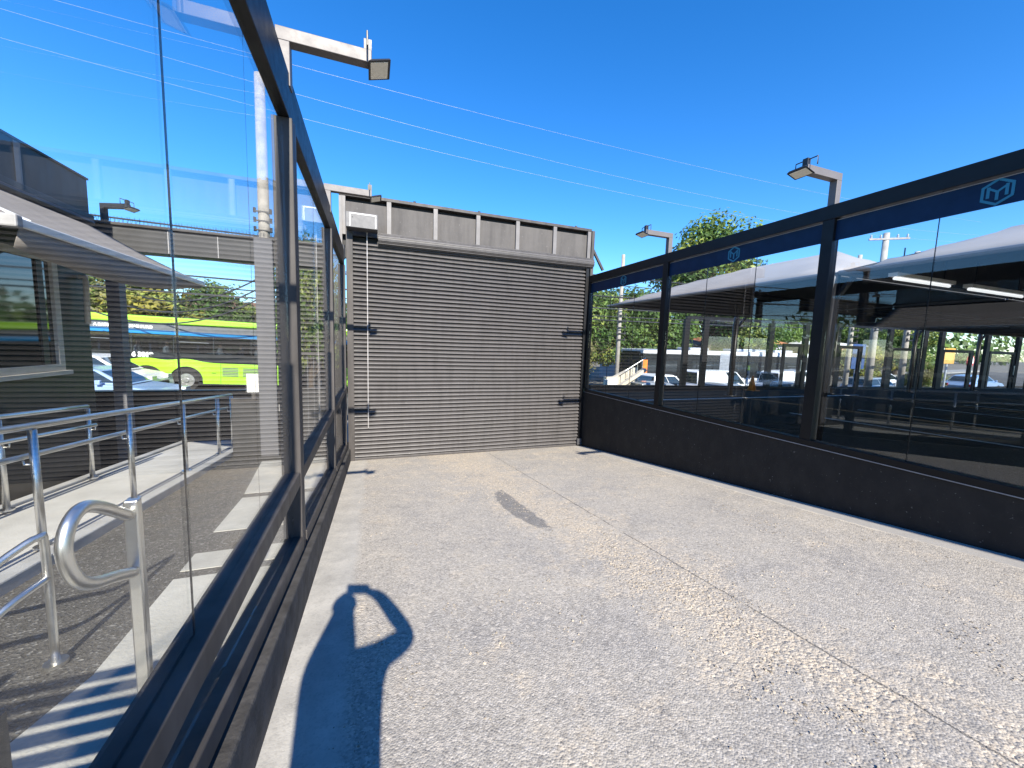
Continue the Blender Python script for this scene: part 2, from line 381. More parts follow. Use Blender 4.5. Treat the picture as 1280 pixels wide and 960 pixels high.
# terrain sheet that reaches the horizon; lies well under every paved surface
def terrain(x, y):
    if y < 10.6: return min(gz(y), sz(x)) - .45
    if y < 13.2: return sz(x) - .30
    if y > 26 and y < 1e4: return sz(x) + .02
    return sz(x) - .06
xs = [-900, -300, -60, -30, -16, -8, -4, 0, 4, 8, 16, 24, 30, 40, 75, 300, 900]
grid('ground', xs, [-300, -60, -20, -8, -1, 4, 10.5, 10.7, 13.1, 13.3, 25.9, 26.1, 60, 200, 900], terrain, M['earth'])
from mathutils import noise as mnoise
ysd = [-7, -1.0] + [i * .5 for i in range(0, 22)]
grid('driveway', [-.66, .9, 2.45, 4, 5.58], ysd, lambda x, y: gz(y), M['drive'])
M['stone'] = leafmat('loose_stone', (.46, .40, .315))
mb = MB(); rs = random.Random(5); cnt = 0
while cnt < 6500:
    y = .6 + 8.6 * rs.random() ** 1.5; x = rs.uniform(-.2, 5.2)
    d = mnoise.fractal((x * 1.3, y * 1.1, 3.3), .8, 2.1, 5) * .5 + mnoise.fractal((x * 4, y * 4, 8.1), .8, 2.1, 4) * .4
    d += .42 * max(0, 1 - abs(x - (2.36 - .05 * y)) / .85) - .12
    if d < rs.random() * .75: continue
    cnt += 1; r = rs.choice((.003, .004, .005, .005, .006, .007, .009)) * rs.uniform(.8, 1.2); a = rs.uniform(0, 6.28); z = gz(y)
    n = len(mb.v); k = rs.choice((4, 5, 5, 6))
    for q in range(k):
        t = a + 6.283 * q / k; rr = r * rs.uniform(.7, 1.3); mb.v.append((x + rr * math.cos(t), y + rr * math.sin(t), z - .001))
    for q in range(k):
        t = a + 6.283 * q / k; rr = r * rs.uniform(.45, .85); mb.v.append((x + rr * math.cos(t), y + rr * math.sin(t), z + r * rs.uniform(.35, .7)))
    for q in range(k):
        q2 = (q + 1) % k; mb.f.append((n + q, n + q2, n + k + q2, n + k + q)); mb.mi.append(0)
    mb.f.append(tuple(n + k + q for q in range(k))); mb.mi.append(0)
tag(mb.build('gravel', M['stone']), kind='stuff')
grid('path', [-2.3, -1.4, -.64], [-5, 0, 3, 6, 7.6, 9.7], lambda x, y: pz(y), M['path'])
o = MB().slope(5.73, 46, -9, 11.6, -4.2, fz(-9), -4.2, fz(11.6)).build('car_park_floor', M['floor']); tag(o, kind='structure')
def road_z(x, y): return sz(x) + .02
grid('road', [-60, -30, -10, 0, 10, 16, 24, 45, 75], [13.3, 15.5, 19, 22, 26], road_z, M['road'])
# pavement between the property and the road, with a kerb
mb = MB()
for x0, x1 in ((-60, -20), (-20, -3.9), (-3.9, -.7), (-.7, 5.6), (5.6, 16), (16, 24), (24, 75)):
    za, zb = sz(x0) + .14, sz(x1) + .14
    y0 = 10.52 if x1 <= 5.7 else 13.0
    mb.hexa([(x0, y0, za - .6), (x1, y0, zb - .6), (x1, 13.3, zb - .6), (x0, 13.3, za - .6), (x0, y0, za), (x1, y0, zb), (x1, 13.3, zb), (x0, 13.3, za)])
tag(mb.build('pavement', M['pave']), kind='structure')
mb = MB()
for x0, x1 in ((-60, 5), (5, 16), (16, 24), (24, 75)):
    za, zb = sz(x0) + .16, sz(x1) + .16
    mb.hexa([(x0, 26, za - .6), (x1, 26, zb - .6), (x1, 28.2, zb - .6), (x0, 28.2, za - .6), (x0, 26, za), (x1, 26, zb), (x1, 28.2, zb), (x0, 28.2, za)])
tag(mb.build('far_pavement', M['pave']), kind='structure')
mb = MB()
for i in range(20):
    x = -45 + i * 5
    mb.face([(x, 19.0, sz(x) + .028), (x + 2.2, 19.0, sz(x + 2.2) + .028), (x + 2.2, 19.12, sz(x + 2.2) + .028), (x, 19.12, sz(x) + .028)])
tag(mb.build('lane_markings', M['paint']), kind='structure')
mb = MB()
for y0, x0, x1 in ((9.2, 6.6, 17.5),):
    mb.face([(x0, y0, fz(y0) + .006), (x1, y0, fz(y0) + .006), (x1, y0 + .16, fz(y0 + .16) + .006), (x0, y0 + .16, fz(y0 + .16) + .006)])
for k in range(7):
    x0 = 9.5 + 2.6 * k
    mb.face([(x0, 2.0, fz(2) + .006), (x0 + .12, 2.0, fz(2) + .006), (x0 + .12, 6.4, fz(6.4) + .006), (x0, 6.4, fz(6.4) + .006)])
tag(mb.build('parking_markings', M['paint']), kind='structure')
o = MB().slope(5.74, 6.25, -8, 9.3, fz(-8) - .1, fz(-8) + .03, fz(9.3) - .1, fz(9.3) + .03).build('gutter_strip', M['curb']); tag(o, kind='structure')

# side path: concrete slabs with dark gaps, access ramp with curb
mb = MB()
for y0, y1 in ((2.28, 3.2), (3.32, 3.62), (4.08, 5.12), (5.3, 7.2)):
    xa = -1.27 - .055 * (y0 - 2.2) - (.02 * (y0 - 4.5) if y0 > 4.5 else 0); xb = -1.27 - .055 * (y1 - 2.2) - (.09 * (y1 - 5.3) if y1 > 5.3 else 0)
    mb.hexa([(xa, y0, pz(y0) - .05), (-.665, y0, pz(y0) - .05), (-.665, y1, pz(y1) - .05), (xb, y1, pz(y1) - .05),
             (xa, y0, pz(y0) + .006), (-.665, y0, pz(y0) + .006), (-.665, y1, pz(y1) + .006), (xb, y1, pz(y1) + .006)])
mb.hexa([(-2.1, -1.5, pz(-1.5) - .05), (-.665, -1.5, pz(-1.5) - .05), (-.665, 2.279, pz(2.28) - .05), (-1.27, 2.279, pz(2.28) - .05),
         (-2.1, -1.5, pz(-1.5) + .006), (-.665, -1.5, pz(-1.5) + .006), (-.665, 2.279, pz(2.28) + .006), (-1.27, 2.279, pz(2.28) + .006)])
tag(mb.build('concrete_path', M['slab']), kind='structure')
o = MB().slope(-3.5, -2.42, 1.0, 9.4, rz(1) - .6, rz(1), rz(9.4) - .6, rz(9.4)).build('access_ramp', M['ramp']); tag(o, kind='structure')
o = MB().slope(-2.41, -2.28, 1.0, 8.7, rz(1) - .6, rz(1) + .035, rz(8.7) - .6, rz(8.7) + .035).slope(-3.62, -3.51, 1.0, 9.4, rz(1) - .6, rz(1) + .035, rz(9.4) - .6, rz(9.4) + .035).build('ramp_curb', M['curb'], bevel=.012); tag(o, kind='structure')

# ------------------------------------------------------------------ left glass wall
POSTS = [-2.47, .48, 3.43, 6.38, 9.22]
lw = thing('glass_wall', 'tall left hand glass wall with graphite frame standing on a low worn black curb', 'glass wall', (-.6, 0, gz(0)))
mb = MB()
mb.slope(-.69, -.475, -2.6, -1, gz(0) - .3, gz(-1) + .30, gz(-1) - .3, gz(-1) + .30)
mb.slope(-.69, -.475, -1, 9.3, gz(-1) - .3, gz(-1) + .30, gz(9.3) - .3, gz(9.3) + .30)
mb.build('base_curb', M['baseleft'], lw, bevel=.012)
MIDZ = (-1.17, -1.06)
for i in range(4):
    y0, y1 = POSTS[i] + .075, POSTS[i + 1] - .075
    MB().box(-.66, -.54, y0, y1, *MIDZ).build('middle_rail', M['frame'], lw, bevel=.006)
    a0, a1 = max(y0, -.45), y1
    MB().slope(-.655, -.525, y0, y1, gz(y0) + .33, gz(y0) + .43, gz(y1) + .33, gz(y1) + .43).build('bottom_rail', M['frame'], lw, bevel=.006)
    za, zb = gz(y0) + .43, gz(y1) + .43
    if zb < MIDZ[0]:
        ya = y0 if za < MIDZ[0] else y0 + (y1 - y0) * (za - MIDZ[0]) / (za - zb) + .02
        za = gz(ya) + .432
        MB().hexa([(-.606, ya, za), (-.594, ya, za), (-.594, y1, zb), (-.606, y1, zb), (-.606, ya, MIDZ[0]), (-.594, ya, MIDZ[0]), (-.594, y1, MIDZ[0]), (-.606, y1, MIDZ[0])]).build('lower_pane', M['glassL'], lw)
    js = [y0] + {0: [-1.0], 1: [1.57], 2: [4.9], 3: [7.8]}[i] + [y1]
    for a, b in zip(js, js[1:]):
        MB().box(-.606, -.594, a + .0036, b - .0036, MIDZ[1], 1.58).build('pane', M['glassL'], lw)
    for a in js[1:-1]:
        MB().box(-.602, -.598, a - .0035, a + .0035, MIDZ[1], 1.58).build('seam', M['seam'], lw)
MB().box(-.6075, -.6065, 2.47, 2.4735, MIDZ[1], 1.58).build('seam', M['seam'], lw)
for y in POSTS:
    mb = MB().box(-.67, -.535, y - .075, y - .004, gz(y) + .295, 1.58).box(-.67, -.535, y + .004, y + .075, gz(y) + .295, 1.58).box(-.66, -.545, y - .005, y + .005, gz(y) + .295, 1.58, 1)
    mb.build('post', [M['frame'], M['bright']], lw, bevel=.005)
MB().box(-.632, -.553, -2.6, 9.3, 1.58, 1.90).build('top_beam', M['framedark'], lw, bevel=.006)

# ------------------------------------------------------------------ right glass wall
rw = thing('glass_wall', 'right hand black framed glass wall with navy band of logos on a black base wall', 'glass wall', (5.57, 0, gz(0)))
RP = [-5.37, -2.42, .53, 3.48, 6.43, 9.36]
mb = MB(); mb.slope(5.55, 5.73, -5.6, -1, -2.0, -1.26, -2.0, -1.26); mb.slope(5.55, 5.73, -1, 9.45, gz(-1) - .4, -1.26, gz(9.4) - .4, -1.26)
mb.build('base_wall', M['basewall'], rw)
MB().box(5.53, 5.66, -5.5, 9.45, 1.72, 1.90).build('top_beam', M['framedark'], rw, bevel=.006)
MB().box(5.53, 5.66, -5.5, 9.3, -1.255, -1.16).build('bottom_rail', M['framedark'], rw, bevel=.006)
MB().box(5.524, 5.529, -5.5, 9.3, -1.249, -1.24).build('rail_edge', M['bright'], rw)
for y in RP: MB().box(5.535, 5.66, y - .07, y + .07, -1.16, 1.72).build('post', M['framedark'], rw, bevel=.005)
for i in range(5):
    y0, y1 = RP[i] + .07, RP[i + 1] - .07
    js = [y0, y0 + .94, y0 + 1.87, y1]
    if i == 2: js = [y0, y0 + 1.84, y1]
    for a, b in zip(js, js[1:]):
        MB().box(5.594, 5.606, a + .004, b - .004, -1.16, 1.72).build('pane', M['glassR'], rw)
    for a in js[1:-1]:
        MB().box(5.595, 5.605, a - .003, a + .003, -1.16, 1.72).build('seam', M['framedark'], rw)
    bd = MB().box(5.586, 5.592, y0, y1, 1.45, 1.705).build('film_band', M['film'], rw)
    MB().box(5.580, 5.5845, y0, y1, 1.700, 1.706).build('edge_seal', M['bright'], bd)
    # hexagon logo with an M
    cy = {0: -4, 1: -1, 2: 2.05, 3: 4.90, 4: 7.87}[i]; cz = 1.583
    def H(k, r):
        t = R(30 + 60 * k); return (cy + r * math.sin(t - R(30)) * .97, cz + r * math.cos(t - R(30)))
    mb = MB()
    ro, ri = .128, .103
    for k in range(6):
        (a, b), (c, d), (e, f), (g, h) = H(k, ro), H(k + 1, ro), H(k + 1, ri), H(k, ri)
        mb.hexa([(5.582, a, b), (5.582, c, d), (5.582, e, f), (5.582, g, h), (5.585, a, b), (5.585, c, d), (5.585, e, f), (5.585, g, h)])
    def st(p, q, w=.022):
        (a, b), (c, d) = p, q
        if abs(a - c) < 1e-6:
            mb.box(5.582, 5.585, a - w / 2, a + w / 2, min(b, d), max(b, d))
        else:
            mb.hexa([(5.5815, a, b - w / 2), (5.5815, c, d - w / 2), (5.5815, c, d + w / 2), (5.5815, a, b + w / 2), (5.5845, a, b - w / 2), (5.5845, c, d - w / 2), (5.5845, c, d + w / 2), (5.5845, a, b + w / 2)])
    st((cy - .060, cz - .045), (cy - .060, cz + .058)); st((cy + .060, cz - .045), (cy + .060, cz + .058)); st((cy, cz - .075), (cy, cz + .012))
    st((cy - .060, cz + .045), (cy, cz + .0)); st((cy, cz + .0), (cy + .060, cz + .045))
    mb.build('logo', M['logo'], bd)

# ------------------------------------------------------------------ roller shutter and fascia
sh = thing('roller_shutter', 'wide closed graphite roller shutter filling the end of the driveway', 'shutter', (2.5, 9.4, gz(9.4)))
YS = 9.42; X0, X1 = -.40, 5.46; ZB, ZT = gz(9.4) + .06, 2.12
pitch = .094; n = int((ZT - ZB) / pitch)
prof = [(.030, 0.0), (.030, .018), (-.026, .020), (-.033, .026), (-.033, .034), (-.026, .048), (-.010, .066), (.012, .080), (.029, .0915)]
mb = MB(); rows = []
for i in range(n + 1):
    for (dy, dz) in prof: rows.append((YS + dy, ZB + i * pitch + dz))
xsn = [X0 + (X1 - X0) * k / 12 for k in range(13)]
for (y, z) in rows:
    for x in xsn: mb.v.append((x, y + .006 * math.sin(x * 1.3 + z * .9) + .003 * math.sin(x * 4.1 - z * 2.3), z - .007 * math.sin(math.pi * (x - X0) / (X1 - X0)) + .003 * math.sin(x * 2.3 + z * 3.1)))
w = len(xsn)
for j in range(len(rows) - 1):
    for i in range(w - 1):
        a = j * w + i; mb.f.append((a, a + 1, a + w + 1, a + w)); mb.mi.append(0)
cur = mb.build('slat_curtain', M['slat'], sh)
sm = cur.modifiers.new('thickness', 'SOLIDIFY'); sm.thickness = .003
MB().box(X0, X1, YS - .03, YS + .03, ZB - .055, ZB - .003).build('bottom_bar', M['slat'], sh, bevel=.006)
MB().box(-.52, -.385, YS - .06, YS + .08, gz(9.4) - .05, 2.34).build('guide_rail', M['frame'], sh, bevel=.005)
MB().box(5.44, 5.528, YS - .07, YS + .08, gz(9.4) - .05, 2.10).build('guide_rail', M['framedark'], sh, bevel=.005)
mb = MB()
mb.tube([(.14, YS - .05, 2.235), (5.62, YS - .05, 2.235)], .125, 28)
for k in range(6):
    t = R(105 + k * 32); mb.tube([(.14, YS - .05 + .127 * math.cos(t), 2.235 + .127 * math.sin(t)), (5.62, YS - .05 + .127 * math.cos(t), 2.235 + .127 * math.sin(t))], .008, 6)
mb.build('roll', M['slat'], sh)
bx = MB().box(-.50, .13, YS - .36, YS - .02, 2.35, 2.66).build('motor_box', M['steel'], sh, bevel=.008)
mb = MB()
for a in ((-.43, -.415, 2.37, 2.64), (.08, .095, 2.37, 2.64)): mb.box(a[0], a[1], YS - .366, YS - .361, a[2], a[3])
mb.box(-.415, .08, YS - .366, YS - .361, 2.62, 2.64)
mb.build('cover_seam', M['white'], bx)
MB().cyl((-.37, YS - .368, 2.56), (-.37, YS - .361, 2.56), .012, 12).build('screw', M['lampblack'], bx)
MB().tube([(-.09, YS - .06, 2.36), (-.09, YS - .06, -2.03)], .011, 10).build('pull_rod', M['bright'], sh)
MB().box(-.60, -.52, YS - .16, YS - .02, 1.75, 1.95).cyl((-.56, YS - .2, 1.7), (-.56, YS - .2, 2.0), .03).build('chain_gear', M['lampblack'], sh)
MB().box(5.40, 5.53, YS - .11, YS - .035, gz(9.4) + .05, gz(9.4) + .22).build('floor_lock', M['steel'], sh, bevel=.006)

fa = thing('fascia', 'weathered dark metal fascia of six stained panels above the roller shutter', 'fascia', (2.5, 9.62, 2.3))
mx = [-.58, .38, 1.43, 2.47, 3.51, 4.56, 5.60]
for i in range(6):
    MB().box(mx[i] + .045, mx[i + 1] - .045, 9.60, 9.66, 2.30, 3.03).build('panel', M['fascia'], fa, bevel=.012)
for x in mx: MB().box(x - .05, x + .05, 9.54, 9.68, 2.3, 3.12).build('mullion', M['mullion'], fa, bevel=.005)
MB().box(-.66, 5.66, 9.53, 9.70, 3.12, 3.19).build('top_cap', M['frame'], fa, bevel=.006)
MB().box(-.64, 5.64, 9.69, 9.73, 2.0, 3.12).build('backing_sheet', M['framedark'], fa)
MB().box(5.655, 5.74, 9.5, 9.72, gz(9.5), 3.14).build('side_column', M['frame'], fa, bevel=.005)
MB().bar((5.72, 9.62, 2.75), (6.12, 9.62, 2.15), .06, .06).build('strut', M['frame'], fa)
MB().box(-.66, -.60, 9.5, 9.72, gz(9.5) - .1, 3.1).build('side_column', M['mullion'], fa)
for x in (.95, 2.5, 5.2): MB().cyl((x, 9.6, 3.185), (x, 9.6, 3.23), .03, 12).build('bolt_cap', M['lampblack'], fa)

# ------------------------------------------------------------------ floodlights on bent posts
def floodlamp(label):
    t = thing('flood_lamp', label, 'lamp', (0, 0, 0), 'floodlights on bent posts above the glass walls')
    MB().box(-.045, .045, -.045, .045, 0, .30).build('post', M['lampgrey'], t, bevel=.004)
    MB().box(-.045, .60, -.045, .045, .30, .39).build('arm', M['lampgrey'], t, bevel=.004)
    MB().box(.545, .60, -.03, .03, .39, .47).tube([(.57, -.13, .36), (.57, -.13, .455), (.57, .13, .455), (.57, .13, .36)], .007, 6).build('bracket', M['lampblack'], t)
    # head: shallow housing facing down and slightly outward
    c = Vector((.66, 0, .30)); ang = R(16)
    def T(x, y, z): return (c.x + x * math.cos(ang) + z * math.sin(ang), y, c.z - x * math.sin(ang) * -1 + z * math.cos(ang))
    mb = MB(); a, b, h = .085, .12, .015
    mb.hexa([T(-a, -b, -h), T(a, -b, -h), T(a, b, -h), T(-a, b, -h), T(-a * .8, -b * .8, h), T(a * .8, -b * .8, h), T(a * .8, b * .8, h), T(-a * .8, b * .8, h)])
    hd = mb.build('lamp_head', M['lampblack'], t, bevel=.004)
    mb = MB(); a, b = .065, .098
    mb.hexa([T(-a, -b, -h - .004), T(a, -b, -h - .004), T(a, b, -h - .004), T(-a, b, -h - .004), T(-a, -b, -h - .001), T(a, -b, -h - .001), T(a, b, -h - .001), T(-a, b, -h - .001)])
    mb.build('lens', M['lens'], hd)
    return t
fl = floodlamp('nearest left floodlight, its pale arm reaching over the driveway from the left glass wall')
fl.location = (-.59, 3.43, 1.81)
for lab, x, y, rz_ in (('far left floodlight on a pale arm just in front of the weathered fascia', -.59, 6.38, 0),
                       ('floodlight on a pale bent post above the right wall, nearer one of the pair', 5.59, 3.48, math.pi),
                       ('floodlight on a pale bent post above the right wall, farther one near the tree', 5.59, 6.43, math.pi),
                       ('floodlight behind the camera above the right wall, seen only as a shadow', 5.59, .53, math.pi),
                       ('floodlight behind the camera above the left wall, seen only as a shadow', -.61, .48, 0)):
    c = copy_tree(fl); c.location = (x, y, 1.90 if x > 0 else 1.81); c.rotation_euler.z = rz_; c['label'] = lab
c = copy_tree(fl); c.location = (-3.74, 7.7, 1.60); c.rotation_euler.z = R(-20); c.scale = (.62, .8, .75); c['label'] = 'small dark floodlight on the spiked beam beyond the left glass'
DARKL = {'post': M['pergola'], 'arm': M['lampblack']}
for ch in c.children:
    k = ch.name.split('.')[0]
    if k in DARKL:
        ch.data = ch.data.copy(); ch.data.materials[0] = DARKL[k]

# ------------------------------------------------------------------ left side: building, awning, ramp rails, portal, gate
WX = -3.72
bd = thing('annex_building', 'low dark clad building with a window beside the access ramp', 'building', (WX, 4, rz(4)))
MB().box(-8, WX, -6, 7.15, -2.6, 1.52).build('wall', M['darkwall'], bd)
MB().box(-8, WX + .05, -6, 7.22, 1.60, 2.06).build('parapet', M['darkwall'], bd)
MB().box(-8, WX + .09, -6, 7.25, 1.52, 1.60).build('gutter', M['lampblack'], bd, bevel=.01)
MB().box(-8, WX + .065, -6, 7.235, 2.06, 2.085).build('coping', M['frame'], bd)
mb = MB()
for y in (6.05,): mb.box(WX + .051, WX + .056, y, y + .09, 1.61, 2.05)
mb.build('parapet_joint', M['mullion'], bd)
def window(y0, y1, z0, z1):
    w_ = MB()
    w_.box(WX + .002, WX + .05, y0, y0 + .09, z0, z1).box(WX + .002, WX + .05, y1 - .09, y1, z0, z1).box(WX + .002, WX + .05, y0 + .09, y1 - .09, z0, z0 + .08).box(WX + .002, WX + .05, y0 + .09, y1 - .09, z1 - .08, z1)
    f = w_.build('window', M['winframe'], bd, bevel=.004)
    MB().box(WX + .003, WX + .012, y0 + .09, y1 - .09, z0 + .08, z1 - .08).build('pane', M['winglass'], f)
    MB().box(WX + .013, WX + .03, y1 - .30, y1 - .21, z0 + .081, z1 - .081).build('mullion', M['darkwall'], f)
    MB().box(WX + .002, WX + .10, y0 - .03, y1 + .03, z0 - .05, z0 - .002).build('sill', M['winframe'], f)
window(3.2, 6.55, -.50, .90)
window(-1.2, 2.2, -.50, .90)
MB().tube([(WX + .02, 6.98, .72), (WX + .08, 6.98, .72), (WX + .1, 6.95, .66), (WX + .1, 6.93, .1)], .03, 8).build('drain_pipe', M['winframe'], bd, smooth=True)

aw = thing('awning', 'extended taupe awning with a white front bar beyond the left glass', 'awning', (WX, 5.5, 1.4))
nU, nV = 8, 14
def cloth(u, v):
    y = 3.95 + (7.2 - 3.95) * v; x = WX + .03 + (-2.42 - WX - .03) * u
    z = 1.47 + (.78 - 1.47) * u - .05 * math.sin(math.pi * u) * (.6 + .4 * math.sin(math.pi * v))
    return (x, y, z)
mb = MB()
for j in range(nV + 1):
    for i in range(nU + 1): mb.v.append(cloth(i / nU, j / nV))
for j in range(nV):
    for i in range(nU):
        a = j * (nU + 1) + i; mb.f.append((a, a + 1, a + nU + 2, a + nU + 1)); mb.mi.append(0)
cl = mb.build('cloth', M['awning'], aw, smooth=True); s_ = cl.modifiers.new('t', 'SOLIDIFY'); s_.thickness = .006
MB().box(-2.45, -2.38, 3.92, 7.23, .735, .80).build('front_bar', M['awnbar'], aw, bevel=.01)
mb = MB()
for j in range(nV + 1):
    v = j / nV; y = 3.95 + 3.25 * v; d = .15 + .13 * math.sin(math.pi * min(1, v * 1.05)) - .10 * v
    mb.v += [(-2.40, y, .737), (-2.42, y, .737 - d * .5), (-2.44 - .02 * math.sin(9 * v), y, .737 - d)]
for j in range(nV):
    for i in range(2):
        a = j * 3 + i; mb.f.append((a, a + 1, a + 4, a + 3)); mb.mi.append(0)
vl = mb.build('valance', M['awning'], aw, smooth=True); s_ = vl.modifiers.new('t', 'SOLIDIFY'); s_.thickness = .004
mb = MB().bar((WX + .05, 4.15, 1.36), (-3.0, 4.6, 1.02), .05, .05).bar((-3.0, 4.6, 1.02), (-2.42, 4.05, .79), .05, .05)
mb.build('folding_arm', M['awnbar'], aw, bevel=.008)
mb = MB().bar((WX + .05, 7.0, 1.34), (-3.0, 6.55, 1.00), .05, .05).bar((-3.0, 6.55, 1.00), (-2.42, 7.1, .77), .05, .05)
mb.build('folding_arm', M['awnbar'], aw, bevel=.008)
MB().box(-2.47, -2.36, 3.86, 3.925, .72, .81).build('end_cap', M['bright'], aw, bevel=.012)
MB().tube([(WX + .06, 3.9, 1.49), (WX + .06, 7.22, 1.49)], .05, 12).build('roller', M['lampblack'], aw)

def railing(name, label, x, ys, top, grp):
    t = thing(name, label, 'railing', (x, ys[0], rz(ys[0])), grp)
    for y in ys:
        p = MB().cyl((x, y, rz(y) + .03), (x, y, rz(y) + top - .03), .026, 14).build('post', M['stainless'], t, smooth=True)
        MB().cyl((x, y, rz(y) + .028), (x, y, rz(y) + .045), .055, 16).build('base_flange', M['stainless'], p)
    def rail(h, dx):
        ya, yb = ys[0] - 2.2, ys[-1]
        k = 12; return [(x + dx, ya + (yb - ya) * i / k, rz(ya + (yb - ya) * i / k) + h) for i in range(k + 1)]
    MB().tube(rail(top, 0), .027, 14).build('top_rail', M['stainless'], t, smooth=True)
    dr = -.07 if x > -3 else .07
    lr = MB().tube(rail(top - .24, dr), .022, 14).build('lower_rail', M['stainless'], t, smooth=True)
    for y in ys: MB().tube([(x, y, rz(y) + top - .30), (x + dr * .9, y, rz(y) + top - .30), (x + dr, y, rz(y) + top - .25)], .008, 8).build('rail_bracket', M['stainless'], lr, smooth=True)
    return t
railing('ramp_railing', 'shining stainless railing along the right edge of the access ramp', -2.44, [2.8, 3.95, 5.18, 6.43, 7.67, 8.35], 1.0, 'stainless ramp railings')
railing('ramp_railing', 'stainless railing along the dark building on the left side of the ramp', -3.42, [2.6, 3.9, 5.15, 6.4], .97, 'stainless ramp railings')

# near handrail with a U-shaped end, right behind the glass
hr = thing('handrail', 'stout stainless handrail with a rounded end loop just behind the left glass', 'handrail', (-.80, 1.68, pz(1.68)))
MB().box(-.820, -.778, 1.668, 1.700, pz(1.68), -.585).build('post', M['stainless'], hr, bevel=.006)
pts = [(-.80, 1.66, -.635), (-.80, 1.52, -.545), (-.80, 1.44, -.515), (-.80, 1.385, -.54), (-.80, 1.36, -.60), (-.80, 1.375, -.67), (-.80, 1.41, -.725), (-.80, 1.47, -.765), (-.80, 1.56, -.80), (-.80, 1.66, -.845)]
def smooth_path(p, n=4):
    out = []; p = [Vector(a) for a in p]
    for i in range(len(p) - 1):
        a, b, c, d = p[max(i - 1, 0)], p[i], p[i + 1], p[min(i + 2, len(p) - 1)]
        for k in range(n):
            t = k / n
            out.append(.5 * ((2 * b) + (c - a) * t + (2 * a - 5 * b + 4 * c - d) * t * t + (3 * b - a - 3 * c + d) * t ** 3))
    return out + [p[-1]]
MB().tube(smooth_path(pts), .0185, 16).build('loop_rail', M['stainless'], hr, smooth=True)

# slender double handrail further down
h2 = thing('handrail', 'slender low stainless handrail with bent end bars on the dark path', 'handrail', (-1.7, 2.2, pz(2.2)), None)
MB().tube(smooth_path([(-2.25, 2.05, -1.10), (-1.80, 2.15, -1.09), (-1.62, 2.2, -1.085), (-1.55, 2.32, -1.02), (-1.50, 2.40, -.985), (-1.49, 2.42, -1.05), (-1.49, 2.42, pz(2.42) + .01)]), .017, 12).build('upper_rail', M['stainless'], h2, smooth=True)
MB().tube(smooth_path([(-2.25, 2.0, -1.32), (-1.80, 2.1, -1.30), (-1.60, 2.15, -1.29), (-1.52, 2.28, -1.22), (-1.49, 2.42, -1.20)]), .017, 12).build('lower_rail', M['stainless'], h2, smooth=True)
MB().cyl((-2.2, 2.05, pz(2.05)), (-2.2, 2.05, -1.11), .02, 12).build('post', M['stainless'], h2, smooth=True)
MB().cyl((-1.49, 2.42, pz(2.42) + .006), (-1.49, 2.42, pz(2.42) + .024), .045, 16).build('base_flange', M['stainless'], h2)

# slatted screen outside the frame; only its striped shadow falls on the path
sc = thing('slatted_screen', 'low slatted metal screen casting striped shade on the path, standing outside the frame', 'screen', (-1.2, .95, pz(.95)))
mb = MB()
for k in range(8): mb.box(-1.62, -.70, .93, .945, -1.26 + .062 * k, -1.26 + .062 * k + .034)
mb.build('slats', M['frame'], sc)
for x in (-1.64, -.70): MB().box(x - .025, x + .025, .92, .97, pz(.95), -.74).build('post', M['frame'], sc)

# portal beam with spikes, its columns, lattice gate and dark low wall behind the ramp
pt = thing('entrance_portal', 'dark overhead portal beam with bird spikes at the path entrance', 'portal', (-2.4, 7.8, pz(7.7)))
MB().box(-4.6, -.68, 7.72, 8.02, 1.24, 1.60).build('beam', M['pergola'], pt, bevel=.008)
MB().box(-4.62, -.68, 7.68, 8.06, 1.60, 1.645).build('beam_cap', M['frame'], pt, bevel=.006)
mb = MB()
for i in range(78):
    x = -4.55 + i * .05; mb.tube([(x, 7.75, 1.64), (x + random.uniform(-.02, .02), 7.73, 1.74)], .0028, 4); mb.tube([(x, 7.75, 1.64), (x + random.uniform(-.02, .02), 7.79, 1.73)], .0028, 4)
mb.build('bird_spikes', M['steel'], pt)
MB().box(-1.83, -1.56, 7.64, 7.719, pz(7.7) - .1, 1.62).build('column', M['column'], pt, bevel=.006)
MB().box(-3.80, -3.64, 7.72, 7.90, pz(7.7) - .1, 1.24).build('column', M['column'], pt, bevel=.006)
for x in (-3.0, -2.35): MB().box(x, x + .012, 7.712, 7.719, 1.25, 1.59).build('beam_joint', M['bright'], pt)

gt = thing('pedestrian_gate', 'dark metal pedestrian gate with glazed leaf beside the pale column', 'gate', (-1.1, 7.75, pz(7.7)))
mb = MB().box(-1.54, -1.48, 7.73, 7.79, pz(7.7), -.25).box(-.74, -.69, 7.73, 7.79, pz(7.7), -.25).box(-1.48, -.74, 7.73, 7.79, -.31, -.25).box(-1.48, -.74, 7.73, 7.79, pz(7.7), pz(7.7) + .12)
mb.build('frame', M['frame'], gt, bevel=.004)
mb = MB()
for i in range(7): mb.box(-1.40 + i * .1, -1.385 + i * .1, 7.75, 7.77, pz(7.7) + .12, -.31)
mb.build('bars', M['column'], gt)
MB().box(-1.47, -.75, 7.772, 7.782, pz(7.7) + .12, -.9).build('kick_panel', M['pergola'], gt)
MB().box(-1.55, -1.47, 7.70, 7.728, -1.30, -1.18).build('lock_box', M['bright'], gt)
sg = thing('side_panel', 'dark solid fence panel between the ramp and the pale column', 'fence panel', (-2.1, 7.75, pz(7.7)))
MB().box(-2.27, -1.84, 7.74, 7.80, pz(7.7), -1.12).build('panel', M['pergola'], sg, bevel=.004)
MB().box(-2.27, -1.84, 7.73, 7.81, -1.12, -1.07).build('top_rail', M['frame'], sg)
ws = thing('notice_board', 'small blank white notice plate on the dark fence panel by the column', 'notice', (-1.93, 7.7, -.8))
MB().box(-2.02, -1.845, 7.705, 7.725, -.96, -.64).build('plate', M['white'], ws, bevel=.003)
